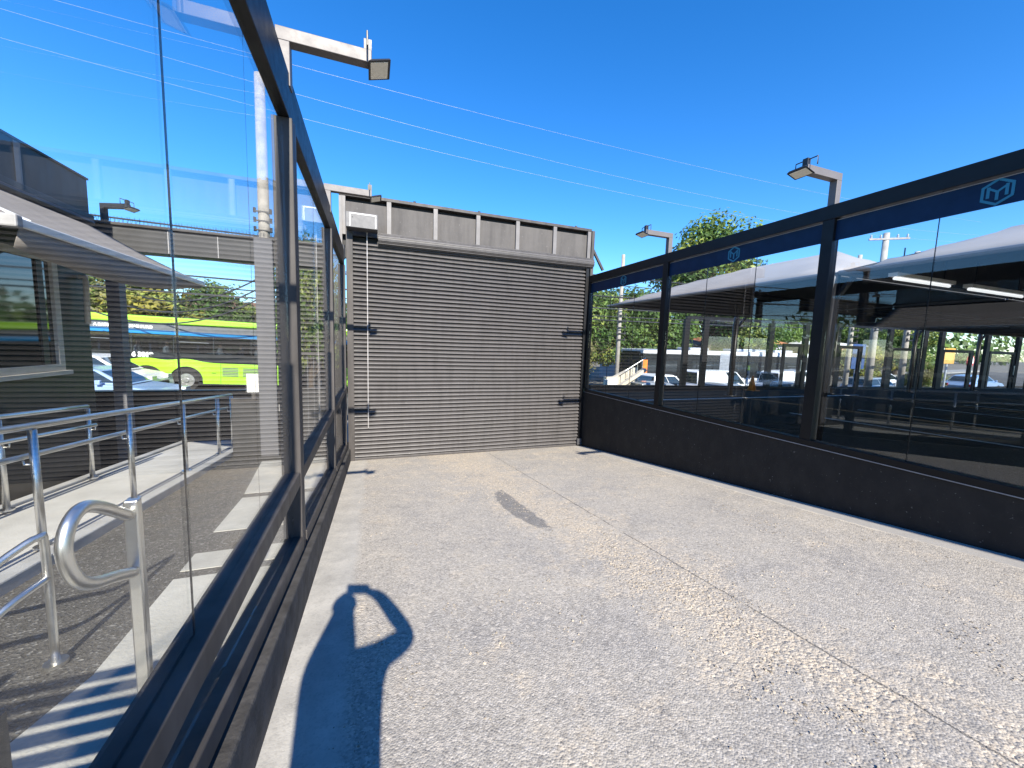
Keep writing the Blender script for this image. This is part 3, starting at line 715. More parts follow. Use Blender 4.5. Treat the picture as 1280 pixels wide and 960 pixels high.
MB().box(-1.96, -1.90, 7.726, 7.735, -1.1, -.65).build('bracket', M['frame'], ws)
lw2 = thing('low_wall', 'low black street wall behind the foot of the access ramp', 'wall', (-4, 9.6, -2.2))
MB().box(-9, -.68, 9.55, 9.75, -3.2, -1.19).build('wall', M['basewall'], lw2)
MB().box(-9, -.68, 9.52, 9.78, -1.19, -1.14).build('coping', M['framedark'], lw2)

# ------------------------------------------------------------------ shade canopies over the car park
def canopy(label, x0, x1, y0, y1, ze=1.22, zr=2.12):
    t = thing('shade_canopy', label, 'canopy', (x0, (y0 + y1) / 2, ze), 'shade canopies over the car park')
    nx, ny = 14, 16; mb = MB()
    for j in range(ny + 1):
        for i in range(nx + 1):
            u, v = i / nx, j / ny
            hx = min(u, 1 - u) * 2; hy = min(v * 4.0, (1 - v) * 3.0)
            h = min(1.0, hx, hy) if True else 0
            h = h ** .9
            sag = -.04 * math.sin(math.pi * v) * (abs(2 * u - 1) ** 3) 
            mb.v.append((x0 + (x1 - x0) * u, y0 + (y1 - y0) * v, ze + (zr - ze) * h + sag))
    for j in range(ny):
        for i in range(nx):
            a = j * (nx + 1) + i; mb.f.append((a, a + 1, a + nx + 2, a + nx + 1)); mb.mi.append(0)
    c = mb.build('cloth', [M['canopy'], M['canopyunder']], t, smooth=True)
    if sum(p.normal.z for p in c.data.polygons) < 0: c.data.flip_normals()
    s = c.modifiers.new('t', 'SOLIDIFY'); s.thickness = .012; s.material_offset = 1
    mb = MB()
    for a, b in (((x0, y0), (x1, y0)), ((x0, y1), (x1, y1)), ((x0, y0), (x0, y1)), ((x1, y0), (x1, y1))):
        mb.tube([(a[0], a[1], ze - .02), (b[0], b[1], ze - .02)], .035, 8)
    mb.build('edge_tube', M['canopyedge'], t)
    mxx = x0 + (x1 - x0) / 2; ya, yb = y0 + (y1 - y0) * .25, y1 - (y1 - y0) * .33
    for a, b in (((x0, y0), (mxx, ya)), ((x1, y0), (mxx, ya)), ((x0, y1), (mxx, yb)), ((x1, y1), (mxx, yb))):
        MB().tube([(a[0], a[1], ze - .03), (b[0], b[1], zr - .07)], .03, 8).build('hip_rafter', M['framedark'], t)
    for k in range(1, 4):
        y = y0 + (y1 - y0) * (.25 + .42 * k / 4)
        MB().tube([(x0, y, ze - .03), (x1, y, ze - .03)], .03, 8).build('tie_beam', M['framedark'], t)
    return t
rowname = ['nearest the driveway', 'second from the driveway', 'third from the driveway', 'fourth from the driveway', 'farthest from the driveway']
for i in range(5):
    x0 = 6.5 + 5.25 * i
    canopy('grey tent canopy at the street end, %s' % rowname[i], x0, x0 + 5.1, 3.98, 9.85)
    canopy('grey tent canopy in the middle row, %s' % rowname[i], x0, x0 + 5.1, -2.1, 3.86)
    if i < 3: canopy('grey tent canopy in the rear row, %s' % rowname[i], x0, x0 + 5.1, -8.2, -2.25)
def ccol(label, x, y):
    t = thing('canopy_column', label, 'column', (x, y, fz(y)), 'steel columns of the shade canopies')
    MB().cyl((x, y, fz(y)), (x, y, 1.2),   .075, 18).build('shaft', M['framedark'], t, smooth=True)
    MB().box(x - .14, x + .14, y - .14, y + .14, fz(y), fz(y) + .025).build('base_plate', M['frame'], t)
    MB().bar((x, y, .75), (x + .45, y, 1.2), .06, .06).build('bracket', M['frame'], t)
    MB().tube([(x - .12, y - .02, fz(y)), (x - .12, y - .02, .9), (x - .08, y - .02, 1.1), (x, y, 1.2)], .04, 10).build('downpipe', M['canopyedge'], t, smooth=True)
for i in range(6):
    if i == 0: ccol('steel canopy column in the middle line, %s' % (['right behind the near glass post', 'second', 'third', 'fourth', 'fifth', 'last'][i] + ' counting from the driveway'), 6.5 + 5.25 * i - (.08 if i else 0), 3.92)
    if i > 0: ccol('steel canopy column in the street line, %s counting from the driveway' % ['', 'first', 'second', 'third', 'fourth', 'fifth'][i], 6.42 + 5.25 * i, 9.9)
def led(label, x0, x1, y, z):
    t = thing('strip_light', label, 'strip light', (x0, y, z), 'strip lights under the canopies')
    MB().box(x0, x1, y - .05, y + .05, z, z + .05).build('housing', M['white'], t)
    MB().tube([(x0 + .05, y, z - .022), (x1 - .05, y, z - .022)], .022, 10).build('tube', M['led'], t)
    MB().bar((x0 + .2, y, z + .05), (x0 + .2, y, z + .40), .012, .012).build('hanger', M['framedark'], t)
    MB().bar((x1 - .2, y, z + .05), (x1 - .2, y, z + .40), .012, .012).build('hanger', M['framedark'], t)
led('white strip light under the canopy, the one nearer the driveway', 6.66, 8.1, 3.3, 1.08)
led('white strip light under the canopy, the one farther right', 8.55, 10.3, 3.3, 1.08)

# ------------------------------------------------------------------ street-side glass partition with doors
A = Vector((6.4, 13.5)); B = Vector((35, 9.9)); U = (B - A).normalized(); ANG = math.atan2(U.y, U.x)
def lp(s, z, d=0): return (A.x + U.x * s - U.y * d, A.y + U.y * s + U.x * d, z)
def lbox(mb, s0, s1, d0, d1, z0, z1, mi=0):
    mb.hexa([lp(s0, z0, d0), lp(s1, z0, d0), lp(s1, z0, d1), lp(s0, z0, d1), lp(s0, z1, d0), lp(s1, z1, d0), lp(s1, z1, d1), lp(s0, z1, d1)], mi); return mb
FB = -1.60
gp = thing('glazed_partition', 'black framed glazed partition with doors along the street side of the car park', 'partition', lp(0, FB))
lbox(MB(), -.6, 32, -.1, .1, -4.2, FB + .02).build('footing', M['basewall'], gp)
for s in (5.94, 6.86, 10.2, 12.1, 13.9, 17.1, 19.35, 20.5, 23.75, 26.1, 29.5): lbox(MB(), s - .12, s + .12, -.07, .07, FB + .02, 1.28).build('post', M['framedark'], gp)
lbox(MB(), 5.9, 30, -.06, .06, 1.28, 1.40).build('head_beam', M['framedark'], gp)
lbox(MB(), -.5, 30, -.05, .05, FB + .02, FB + .10).build('bottom_rail', M['framedark'], gp)
for s0, s1 in ((10.9, 12.0), (14.05, 15.45), (17.25, 19.2), (20.65, 22.8), (24, 26.0)):
    mb = MB(); lbox(mb, s0, s0 + .13, -.04, .04, FB + .1, .42); lbox(mb, s1 - .22, s1, -.04, .04, FB + .1, .42); lbox(mb, s0 + .13, s1 - .22, -.04, .04, .28, .42)
    f = mb.build('door', M['framedark'], gp)
    lbox(MB(), s0 + .13, s1 - .22, -.005, .005, FB + .1, .28).build('pane', M['glassR'], f)
    lbox(MB(), s1 - .12, s1 - .09, -.09, -.05, -.8, -.3).build('handle', M['stainless'], f)
for s0, s1 in ((6.95, 10.1), (12.2, 13.8), (15.45, 17.0), (26.2, 29.4)):
    lbox(MB(), s0, s1, -.005, .005, FB + .1, 1.28).build('pane', M['glassR'], gp)

# ------------------------------------------------------------------ vehicles
SL = math.atan(.03)
def place(t, x, y, heading=0, z=None):
    t.location = (x, y, sz(x) + .02 if z is None else z); t.rotation_mode = 'ZYX' if False else 'XYZ'
    if abs(heading) < 1e-6: t.rotation_euler = (0, SL, 0)
    else: t.rotation_euler = (0, -SL, heading)

def wheel(parent, x, y, r, w, side):
    t = MB().cyl((x, y - w / 2, r), (x, y + w / 2, r), r, 28).build('wheel', M['rubber'], parent, bevel=.02)
    yy = y + side * (w / 2 + .004)
    mb = MB().cyl((x, yy - side * .03, r), (x, yy, r), r * .62, 24)
    for k in range(8):
        a = 2 * math.pi * k / 8; mb.cyl((x + r * .42 * math.cos(a), yy, r + r * .42 * math.sin(a)), (x + r * .42 * math.cos(a), yy + side * .012, r + r * .42 * math.sin(a)), r * .07, 8)
    mb.cyl((x, yy, r), (x, yy + side * .05, r), r * .2, 16)
    mb.build('rim', M['rim'], t)
def text_on(parent, body, size, loc, m, flip=False, bold=.012):
    cu = bpy.data.curves.new('lettering', 'FONT'); cu.body = body; cu.size = size; cu.extrude = .003; cu.offset = bold; cu.align_x = 'LEFT'; cu.resolution_u = 3
    o = bpy.data.objects.new('tmp', cu); COL.objects.link(o)
    dg = bpy.context.evaluated_depsgraph_get(); me = bpy.data.meshes.new_from_object(o.evaluated_get(dg))
    COL.objects.unlink(o); bpy.data.objects.remove(o); bpy.data.curves.remove(cu)
    me.transform(Matrix.Translation(loc) @ Matrix.Rotation(R(90), 4, 'X'))
    me.materials.clear(); me.materials.append(m)
    ob = bpy.data.objects.new('lettering', me); COL.objects.link(ob); ob.parent = parent
    return ob
def bus(label, L, skirt, winm, band, upper, roofm, axles, joints=(), fleet=False, face=1):
    # local x along the bus, near side at y = 0, far side y = 2.5, ground z = 0
    t = thing('city_bus', label, 'bus', (0, 0, 0)); W = 2.5
    def arch(r0=.62):
        pts = []
        xs_ = [0]
        top = lambda x: 1.28 + sum(.15 * math.exp(-((x - a) / .62) ** 2) for a in axles)
        k = int(L / .15)
        up = [(L * i / k, top(L * i / k)) for i in range(k + 1)]
        dn = [(0, .34)]
        for a in sorted(axles):
            dn.append((a - r0, .34))
            for q in range(13):
                th = math.pi * (1 - q / 12); dn.append((a + r0 * math.cos(th), .48 + r0 * math.sin(th)) if 0 < q < 12 else (a + r0 * math.cos(th), .48))
            dn.append((a + r0, .34))
        dn.append((L, .34))
        return dn, up
    dn, up = arch()
    mb = MB()
    for ya, yb in ((0, .06), (W - .06, W)):
        # strips between the lower and upper outline, split at every x
        xsv = sorted(set([p[0] for p in up] + [p[0] for p in dn] + [a + s * (.62 + 1e-4) for a in axles for s in (-1, 1)]))
        def low(x):
            for a in axles:
                if abs(x - a) < .62: return .48 + math.sqrt(max(0, .62 ** 2 - (x - a) ** 2))
            return .34
        def upz(x): return 1.28 + sum(.15 * math.exp(-((x - a) / .62) ** 2) for a in axles)
        for a, b in zip(xsv, xsv[1:]):
            if b - a < 1e-5: continue
            mb.hexa([(a, ya, low(a)), (b, ya, low(b)), (b, yb, low(b)), (a, yb, low(a)), (a, ya, upz(a)), (b, ya, upz(b)), (b, yb, upz(b)), (a, yb, upz(a))])
    mb.build('skirt', skirt, t)
    MB().box(.02, L - .02, .07, W - .07, .45, 1.62).build('chassis', M['rubber'], t)
    MB().box(.01, L - .01, .03, W - .03, .30, .40).build('underside_sill', M['busblack'], t)
    MB().box(0, L, .012, W - .012, 1.27, 1.68).build('waist_panel', M['busblack'], t)
    MB().box(.0, L, .02, W - .02, 1.68, 2.46).build('window_band', winm, t, bevel=.03)
    mb = MB(); k = int(L / 1.45)
    for i in range(k + 1): mb.box(.1 + i * (L - .2) / k - .025, .1 + i * (L - .2) / k + .025, .012, .0195, 1.68, 2.46)
    mb.build('window_posts', M['busblack'], t)
    for i in range(k):
        if i % 2: MB().box(.22 + i * (L - .2) / k, .22 + (i + .8) * (L - .2) / k, .010, .0185, 2.16, 2.19).build('vent_rail', M['busgrey'], t)
    MB().box(0, L, .004, W - .004, 2.46, 2.63).build('stripe', band, t)
    MB().box(0, L, .02, W - .02, 2.63, 2.90).build('upper_panel', upper, t)
    MB().box(0, L, 0, W, 2.90, 3.22).build('roof', roofm, t, bevel=.07, seg=3)
    for a in axles:
        wheel(t, a, .17, .48, .28, -1); wheel(t, a, W - .17, .48, .28, 1)
    for j in joints:
        mb = MB()
        for q in range(14): mb.box(j + q * .1, j + q * .1 + .06, -.02, W + .02, .45, 3.1)
        mb.build('bellows', M['signgrey'], t)
    xf = L if face > 0 else 0
    f0, f1 = (xf + .004, xf + .07) if face > 0 else (xf - .07, xf - .004)
    fr = MB().box(f0, f1, .06, W - .06, .5, 1.5).build('front_panel', skirt, t, bevel=.03)
    MB().box(f0, f1, .08, W - .08, 1.55, 2.75).build('windscreen', M['busglass'], t, bevel=.03)
    MB().box(f0, f1, .3, W - .3, 2.78, 3.05).build('destination_box', M['busblack'], t, bevel=.02)
    for y in (.3, W - .5): MB().box(f1 if face > 0 else f0 - .01, (f1 + .01) if face > 0 else f0, y, y + .22, .75, .95).build('headlight', M['headlight'], fr)
    return t
LB = 22.0
gb = bus('lime green and black city bus with a blue stripe seen through the left glass', LB, M['lime'], M['busglass'], M['busblue'], M['busgrey'], M['lime'], [6.4, 7.8, 13.2, 20.0])
# left end of the bus at local 0; wheels at local 6.4/7.8
[o for o in gb.children if o.name.startswith('window_band')][0].data.materials[0] = M['bustint']
for q in range(11):
    MB().box(1.2 + q * 1.72, 1.28 + q * 1.72, .35, 1.1, 1.621, 2.05).build('seat', M['seat'], gb, bevel=.02)
text_on(gb, 'A BATERIA', .155, (4.70, .018, 2.69), M['letter'])
text_on(gb, 'AR MAIS PURO', .155, (5.62, .018, 2.69), M['letter'])
text_on(gb, '6 3819', .26, (5.92, .009, 1.47), M['letter'], bold=.02)
mb = MB()
for x0 in (9.15, 9.95): 
    for q in range(6): mb.box(x0, x0 + .62, -.012, -.002, .70 + q * .07, .70 + q * .07 + .04)
mb.build('vent_grille', M['busgrey'], gb)
mb = MB()
for x0 in (8.75, 10.7): mb.box(x0, x0 + .16, -.01, -.002, .82, .85)
for x0 in (9.08, 10.64, 11.5): mb.box(x0, x0 + .015, -.008, -.002, .36, 1.26)
mb.build('panel_joint', M['busblack'], gb)
MB().box(11.65, 14.2, -.012, -.001, .34, 1.9).build('door', M['busblack'], gb)
MB().cyl((8.35, -.012, 1.12), (8.35, -.002, 1.12), .13, 20).build('warning_disc', M['lime'], gb)
mb = MB()
for x0, h in ((5.9, .3), (7.0, .34), (9.0, .2), (10.0, .26), (10.45, .3), (11.3, .2)):
    mb.cyl((x0, -.004, 1.74), (x0, .018, 1.74), .001, 4)
gb.location = (-15.6, 21, sz(-15.6) + .02); gb.rotation_euler = (0, SL, 0)
wb = bus('white and grey articulated city bus behind the parked cars on the right', 18.2, M['buswhite'], M['busglass'], M['busblack'], M['busblack'], M['buswhite'], [2.6, 6.2, 15.2], joints=(6.7,), face=-1)
wb.location = (16.8, 21, sz(16.8) + .02)
MB().box(2.9, 4.2, -.012, -.001, .36, 2.5).build('door', M['busblack'], wb)
MB().box(-.002, .35, -.03, -.001, .5, 2.5).build('orange_corner', M['orange'], wb)
mb = MB()
for x0, x1 in ((4.5, 6.2), (9, 12), (13, 15)): mb.box(x0, x1, .6, 1.9, 3.225, 3.42)
mb.build('roof_unit', M['signgrey'], wb, bevel=.05)

def car(label, paint, kind='sedan', group=None):
    t = thing('parked_car' if kind != 'pickup' else 'pickup_truck', label, 'car' if kind not in ('pickup', 'van') else {'pickup': 'pickup truck', 'van': 'van'}[kind], (0, 0, 0), group)
    W = 1.76
    if kind == 'sedan':
        L, prof = 4.4, [(0, .35), (.02, .78), (.18, .92), (.75, .98), (1.2, .98), (3.15, .97), (4.0, .84), (4.33, .68), (4.4, .42), (4.3, .28), (.12, .28)]
        cab = [(.55, .975), (1.15, 1.40), (1.45, 1.45), (2.35, 1.45), (2.65, 1.38), (3.35, .965)]; ax = (.82, 3.5); r = .32
    elif kind == 'hatch':
        L, prof = 3.9, [(0, .35), (.0, .85), (.1, 1.0), (.8, 1.02), (2.75, 1.0), (3.5, .88), (3.83, .7), (3.9, .42), (3.8, .28), (.12, .28)]
        cab = [(.06, 1.0), (.30, 1.46), (.6, 1.52), (1.95, 1.52), (2.2, 1.45), (2.95, .995)]; ax = (.7, 3.1); r = .32
    elif kind == 'pickup':
        L, prof = 5.2, [(0, .5), (0, 1.08), (.05, 1.10), (2.1, 1.10), (3.9, 1.10), (4.85, 1.0), (5.12, .85), (5.2, .55), (5.1, .42), (.1, .42)]
        cab = [(1.75, 1.095), (1.85, 1.65), (2.1, 1.75), (3.15, 1.75), (3.4, 1.66), (4.1, 1.095)]; ax = (1.0, 4.2); r = .39
    else:
        L, prof = 4.9, [(0, .4), (0, 1.1), (.04, 1.12), (3.6, 1.12), (4.55, 1.0), (4.85, .8), (4.9, .45), (4.8, .3), (.1, .3)]
        cab = [(.03, 1.118), (.10, 1.92), (.35, 2.0), (3.0, 2.0), (3.35, 1.9), (4.15, 1.10)]; ax = (.85, 3.95); r = .35
    # body with wheel arches cut into the lower outline
    up = [p for p in prof if p[1] > prof[-1][1] + .001 or p is prof[0]]
    zb = prof[-1][1]; outl = [p for p in prof[:-2]] + [prof[-2]]
    for a in reversed(ax):
        rr = r + .06
        outl += [(a + rr, zb)] + [(a + rr * math.cos(math.pi * q / 10), r + rr * math.sin(math.pi * q / 10) * .98) for q in range(0, 11)] + [(a - rr, zb)]
    outl.append(prof[-1])
    mb = MB(); m = len(outl); n0 = len(mb.v)
    mb.prism(outl, 0, W)
    body = mb.build('body', paint, t, bevel=.035, seg=3)
    MB().box(.15, L - .15, .12, W - .12, zb + .04, zb + .42).build('underbody', M['rubber'], t)
    # cabin tapers inwards towards the roof
    mb = MB(); z0, z1 = cab[0][1], max(p[1] for p in cab)
    def yin(z): return .10 + .17 * (z - z0) / (z1 - z0)
    nb = len(mb.v); k = len(cab)
    for x, z in cab: mb.v.append((x, yin(z), z))
    for x, z in cab: mb.v.append((x, W - yin(z), z))
    mb.f.append(tuple(range(k))); mb.mi.append(0); mb.f.append(tuple(reversed(range(k, 2 * k)))); mb.mi.append(0)
    for i in range(k):
        j = (i + 1) % k; mb.f.append((i, k + i, k + j, j)); mb.mi.append(0)
    mb.build('cabin', paint, t, bevel=.03, seg=2)
    # side windows
    def lerp(p, q, f): return (p[0] + (q[0] - p[0]) * f, p[1] + (q[1] - p[1]) * f)
    zl, zh = z0 + .06, z1 - .09
    def edge(pa, pb, z): f = (z - pa[1]) / (pb[1] - pa[1]); return pa[0] + (pb[0] - pa[0]) * f
    xa0, xa1 = edge(cab[0], cab[1], zl) + .10, edge(cab[0], cab[1], min(zh, cab[1][1])) + .10
    xb0, xb1 = edge(cab[-1], cab[-2], zl) - .12, edge(cab[-1], cab[-2], min(zh, cab[-2][1])) - .10
    splits = [.0, .48, 1.0] if kind != 'van' else [.0, .38, .7, 1.0]
    if kind == 'pickup': splits = [0, .5, 1]
    for s in (0, 1):
        for a, b in zip(splits, splits[1:]):
            if kind == 'van' and a < .5: continue
            q = []
            for (f, z) in ((a + .012, zl), (b - .012, zl), (b - .012, zh), (a + .012, zh)):
                xl, xr = (xa0, xb0) if z == zl else (xa1, xb1)
                q.append((xl + (xr - xl) * f, z))
            yo = lambda z: (yin(z) - .006) if s == 0 else (W - yin(z) + .006)
            yi = lambda z: (yin(z) + .01) if s == 0 else (W - yin(z) - .01)
            MB().hexa([(x, yo(z), z) for x, z in q] + [(x, yi(z), z) for x, z in q]).build('side_window', M['carglass'], t)
    def screen(pa, pb, sgn, name):
        # slanted glass just proud of the cabin ends
        d = Vector((pb[0] - pa[0], pb[1] - pa[1])); nrm = Vector((d.y, -d.x)).normalized() * sgn
        P = [lerp(pa, pb, .10), lerp(pa, pb, .93)]
        v = []
        for o in (.006, -.02):
            v += [(P[0][0] + nrm.x * o, yin(P[0][1]) + .07, P[0][1] + nrm.y * o), (P[0][0] + nrm.x * o, W - yin(P[0][1]) - .07, P[0][1] + nrm.y * o),
                  (P[1][0] + nrm.x * o, W - yin(P[1][1]) - .05, P[1][1] + nrm.y * o), (P[1][0] + nrm.x * o, yin(P[1][1]) + .05, P[1][1] + nrm.y * o)]
        MB().hexa(v).build(name, M['carglass'], t)
    screen(cab[-1], cab[-2], 1, 'windscreen'); screen(cab[0], cab[1], -1, 'rear_window')
    for a in ax: wheel(t, a, .12, r, .2, -1); wheel(t, a, W - .12, r, .2, 1)
    hx = prof[-4][0] if False else L
    zf = prof[-4][1]
    for y in (.1, W - .45):
        MB().box(L - .22, L - .045 if kind != 'pickup' else L - .06, y, y + .35, zf - .02, zf + .13).build('headlight', M['headlight'], t, bevel=.02)
        MB().box(-.012, .10, y, y + .3, .72, .9).build('tail_light', M['taillight'], t, bevel=.01)
    MB().box(L - .12, L + .015, .5, W - .5, .48, .62).build('grille', M['rubber'], t)
    for y in (-.13, W + .02): MB().box(L * .62, L * .62 + .13, y, y + .11, z0 + .02, z0 + .15).build('mirror', paint, t, bevel=.02)
    if kind == 'pickup': MB().box(.15, 1.7, .15, W - .15, 1.101, 1.108).build('bed_cover', M['rubber'], t)
    return t
def setcar(c, x, y, back=False):
    c.location = (x, y, sz(x) + .02)
    c.rotation_euler = (0, -math.atan((sz(x + 4) - sz(x)) / 4), 0)
G = 'cars parked along the street'
v1 = car('white car with sloping bonnet in front of the green bus', M['carwhite'], 'hatch', G); setcar(v1, -11.75, 18.3); v1.scale = (1, 1, 1.06)
v2 = car('pale blue car with its bonnet just above the low wall, before the white car', M['carblue'], 'sedan', G); setcar(v2, -10.3, 14.6)
c1 = car('white pickup truck at the left of the parked row on the right', M['carwhite'], 'pickup', G); setcar(c1, 13.1, 17.4)
c2 = car('silver sedan nearest the stairs, dipping below the car park edge', M['carsilver'], 'hatch', G); setcar(c2, 11.6, 14.6)
c3 = car('pale sedan with rounded roof in the middle of the parked row', M['carsilver'], 'sedan', G); setcar(c3, 16.6, 15.4)
c4 = car('white van in the parked row, right in front of the bus doors', M['carwhite'], 'van', G); setcar(c4, 18.5, 17.9)
c5 = car('dark grey hatchback between the white vans', M['cargrey'], 'hatch', G); setcar(c5, 22.4, 15.0)
c6 = car('white van at the right end of the parked row', M['carwhite'], 'van', G); setcar(c6, 24.6, 17.2)
c7 = car('silver hatchback behind the third glazed door', M['carsilver'], 'hatch', G); setcar(c7, 30.6, 15.6)
c8 = car('white hatchback far right by the grey sign', M['carwhite'], 'hatch', G); setcar(c8, 35.2, 17.5)
c9 = car('pale blue sedan far right beside the last glazed door', M['carblue'], 'sedan', G); setcar(c9, 40.0, 14.4)

# ------------------------------------------------------------------ stair parapet at the pavement
sp = thing('stair_parapet', 'beige stepped stair wall with a sloping rail at the corner of the car park', 'stair wall', (10.5, 16, -3))
MB().prism([(9.98, -3.2), (9.98, -1.46), (10.5, -1.42), (10.5, -3.2)], 14.8, 15.1).build('post_block', M['plaster'], sp)
MB().prism([(10.5, -3.2), (10.5, -1.42), (11.0, -1.40), (12.0, -.95), (12.3, -.95), (12.3, -3.2)], 15.7, 15.95).build('rear_wall', M['beige'], sp)
MB().bar((10.4, 15.2, -2.1), (12.3, 15.2, -1.0), .25, .14).build('sloping_coping', M['beige'], sp)
mb = MB()
for k in range(4): mb.cyl((11.3 + .28 * k, 15.2, -1.5 + .16 * k), (11.3 + .28 * k, 15.2, -1.0 + .16 * k), .018, 8)
mb.tube([(11.2, 15.2, -1.06), (12.3, 15.2, -.45)], .022, 8)
mb.build('rail', M['stainless'], sp)

# ------------------------------------------------------------------ utility poles, wires, signs
def pole(label, x, y, h, r=.17, arms=2, rot=0, zb=None):
    zb = sz(x) - .1 if zb is None else zb
    t = thing('utility_pole', label, 'utility pole', (x, y, zb), 'concrete utility poles')
    MB().tube([(x, y, zb), (x, y, zb + h)], [r, r * .72], 14).build('shaft', M['concretepole'], t, smooth=True)
    for k in range(arms):
        z = zb + h - .35 - .8 * k
        dx, dy = math.cos(rot), math.sin(rot)
        a = MB().bar((x - dx * .95, y - dy * .95 - .14, z), (x + dx * .95, y + dy * .95 - .14, z), .09, .1).build('crossarm', M['concretepole'], t)
        for q in (-.85, -.4, .4, .85):
            mb = MB()
            for d, rr in ((.05, .035), (.09, .06), (.13, .035), (.17, .055), (.21, .03)):
                mb.cyl((x + dx * q, y + dy * q - .14, z + d), (x + dx * q, y + dy * q - .14, z + d + .03), rr, 10)
            mb.build('insulator', M['signgrey'], a)
    mb = MB()
    for k in range(5):
        z = zb + h * .60 - .35 * k; mb.bar((x - .3, y - .18, z), (x + .3, y - .18, z), .05, .05)
        for q in (-.27, .27): mb.cyl((x + q, y - .18, z - .06), (x + q, y - .18, z + .12), .05, 8)
    mb.build('rack', M['lampblack'], t)
    return t
pole('tall concrete utility pole with racks rising behind the left glass', -3.95, 18.1, 12.6, .24, 0)
pole('concrete pole with crossarms above the second shade canopy', 27.6, 14.2, 10.2, .2, 1, R(-35))
pole('short plain concrete pole beside the crossarm pole', 26.4, 14.7, 9.0, .14, 0)
pole('pale street pole behind the stairs, in front of the white bus', 13.6, 19.3, 8.6, .13, 0)
pole('grey pole in front of the greenery behind the glazed doors', 29.5, 13.6, 9.2, .17, 0)
def wire(label, p, q, sag, r, m, grp):
    p, q = Vector(p), Vector(q); pts = []
    for i in range(29):
        t = i / 28; a = p.lerp(q, t); a.z -= sag * 4 * t * (1 - t); pts.append(a)
    o = MB().tube(pts, r, 6).build('power_line', m); tag(o, label, 'power line', grp)
GW = 'power lines crossing the sky'
wire('topmost thin power line crossing the sky below the floodlight', (-24, 17.5, 11.0), (46, 17.5, 10.9), 1.0, .005, M['wire'], GW)
wire('second thin power line crossing the sky', (-24, 17.5, 11.1), (46, 17.5, 9.9), 1.9, .005, M['wire'], GW)
wire('lowest thin power line crossing the sky above the shutter', (-24, 17.5, 10.2), (46, 17.5, 9.3), 1.9, .005, M['wire'], GW)
for k in range(7):
    wire('black telecom cable slung past the tall pole, %s from the top' % ['first', 'second', 'third', 'fourth', 'fifth', 'sixth', 'seventh'][k],
         (-26, 18.0, 4.6 - .42 * k + (.3 if k % 2 else 0)), (30, 18.0 + .1 * k, 4.0 - .36 * k), .5 + .16 * (k % 3), .022 if k % 2 else .03, M['wiredark'], 'telecom cables at the tall pole')
for k in range(3):
    wire('slack cable bundle by the tall pole, %s loop' % ['upper', 'middle', 'lower'][k], (-3.95, 17.8, 2.4 - .4 * k), (-8.5 - k, 19.5, 1.4 - .2 * k), .5 + .2 * k, .028, M['wiredark'], 'slack cables at the tall pole')
def sign(label, x, y, z0, w, h, m, bars=0, post=True):
    t = thing('street_sign', label, 'sign', (x, y, sz(x)))
    MB().box(x - w / 2, x + w / 2, y - .03, y, z0, z0 + h).build('panel', m, t, bevel=.008)
    if post: MB().cyl((x, y + .06, sz(x)), (x, y + .06, z0 + h), .05, 10).build('post', M['signgrey'], t)
    return t
sign('navy blue sign panel standing behind the first glazed door', 24.9, 13.4, -.75, 1.1, 1.35, M['signblue'])
sign('amber poster board hanging behind the third glazed door', 33.3, 13.2, -.35, 1.15, .95, M['signyellow'])
tr = thing('traffic_sign', 'round no parking sign on a grey post between the last doors', 'traffic sign', (35.2, 13.0, sz(35)))
MB().cyl((35.2, 13.0, -.15), (35.2, 12.96, -.15), .42, 28).build('rim', M['red'], tr)
fc = MB().cyl((35.2, 12.958, -.15), (35.2, 12.95, -.15), .35, 28).build('disc', M['white'], tr)
mb = MB(); mb.box(35.07, 35.13, 12.942, 12.949, -.35, .05)
for z in (-.35, -.18, -.01): mb.box(35.13, 35.32, 12.942, 12.949, z, z + .06)
mb.build('letter', M['lampblack'], fc)
MB().bar((34.95, 12.938, .10), (35.45, 12.938, -.40), .004, .07, (0, 0, 1)).build('slash', M['red'], fc)
MB().cyl((35.2, 13.06, sz(35)), (35.2, 13.06, .3), .045, 10).build('post', M['signgrey'], tr)
cn = thing('traffic_cone', 'orange traffic cone standing at the edge of the car park', 'cone', (14.6, 12.1, fz(11.4)))
MB().tube([(14.6, 11.4, fz(11.4) + .03), (14.6, 11.4, fz(11.4) + .62)], [.16, .03], 16).build('cone', M['orange'], cn, smooth=True)
MB().box(14.4, 14.8, 11.2, 11.6, fz(11.4) + .005, fz(11.4) + .03).build('base', M['orange'], cn)

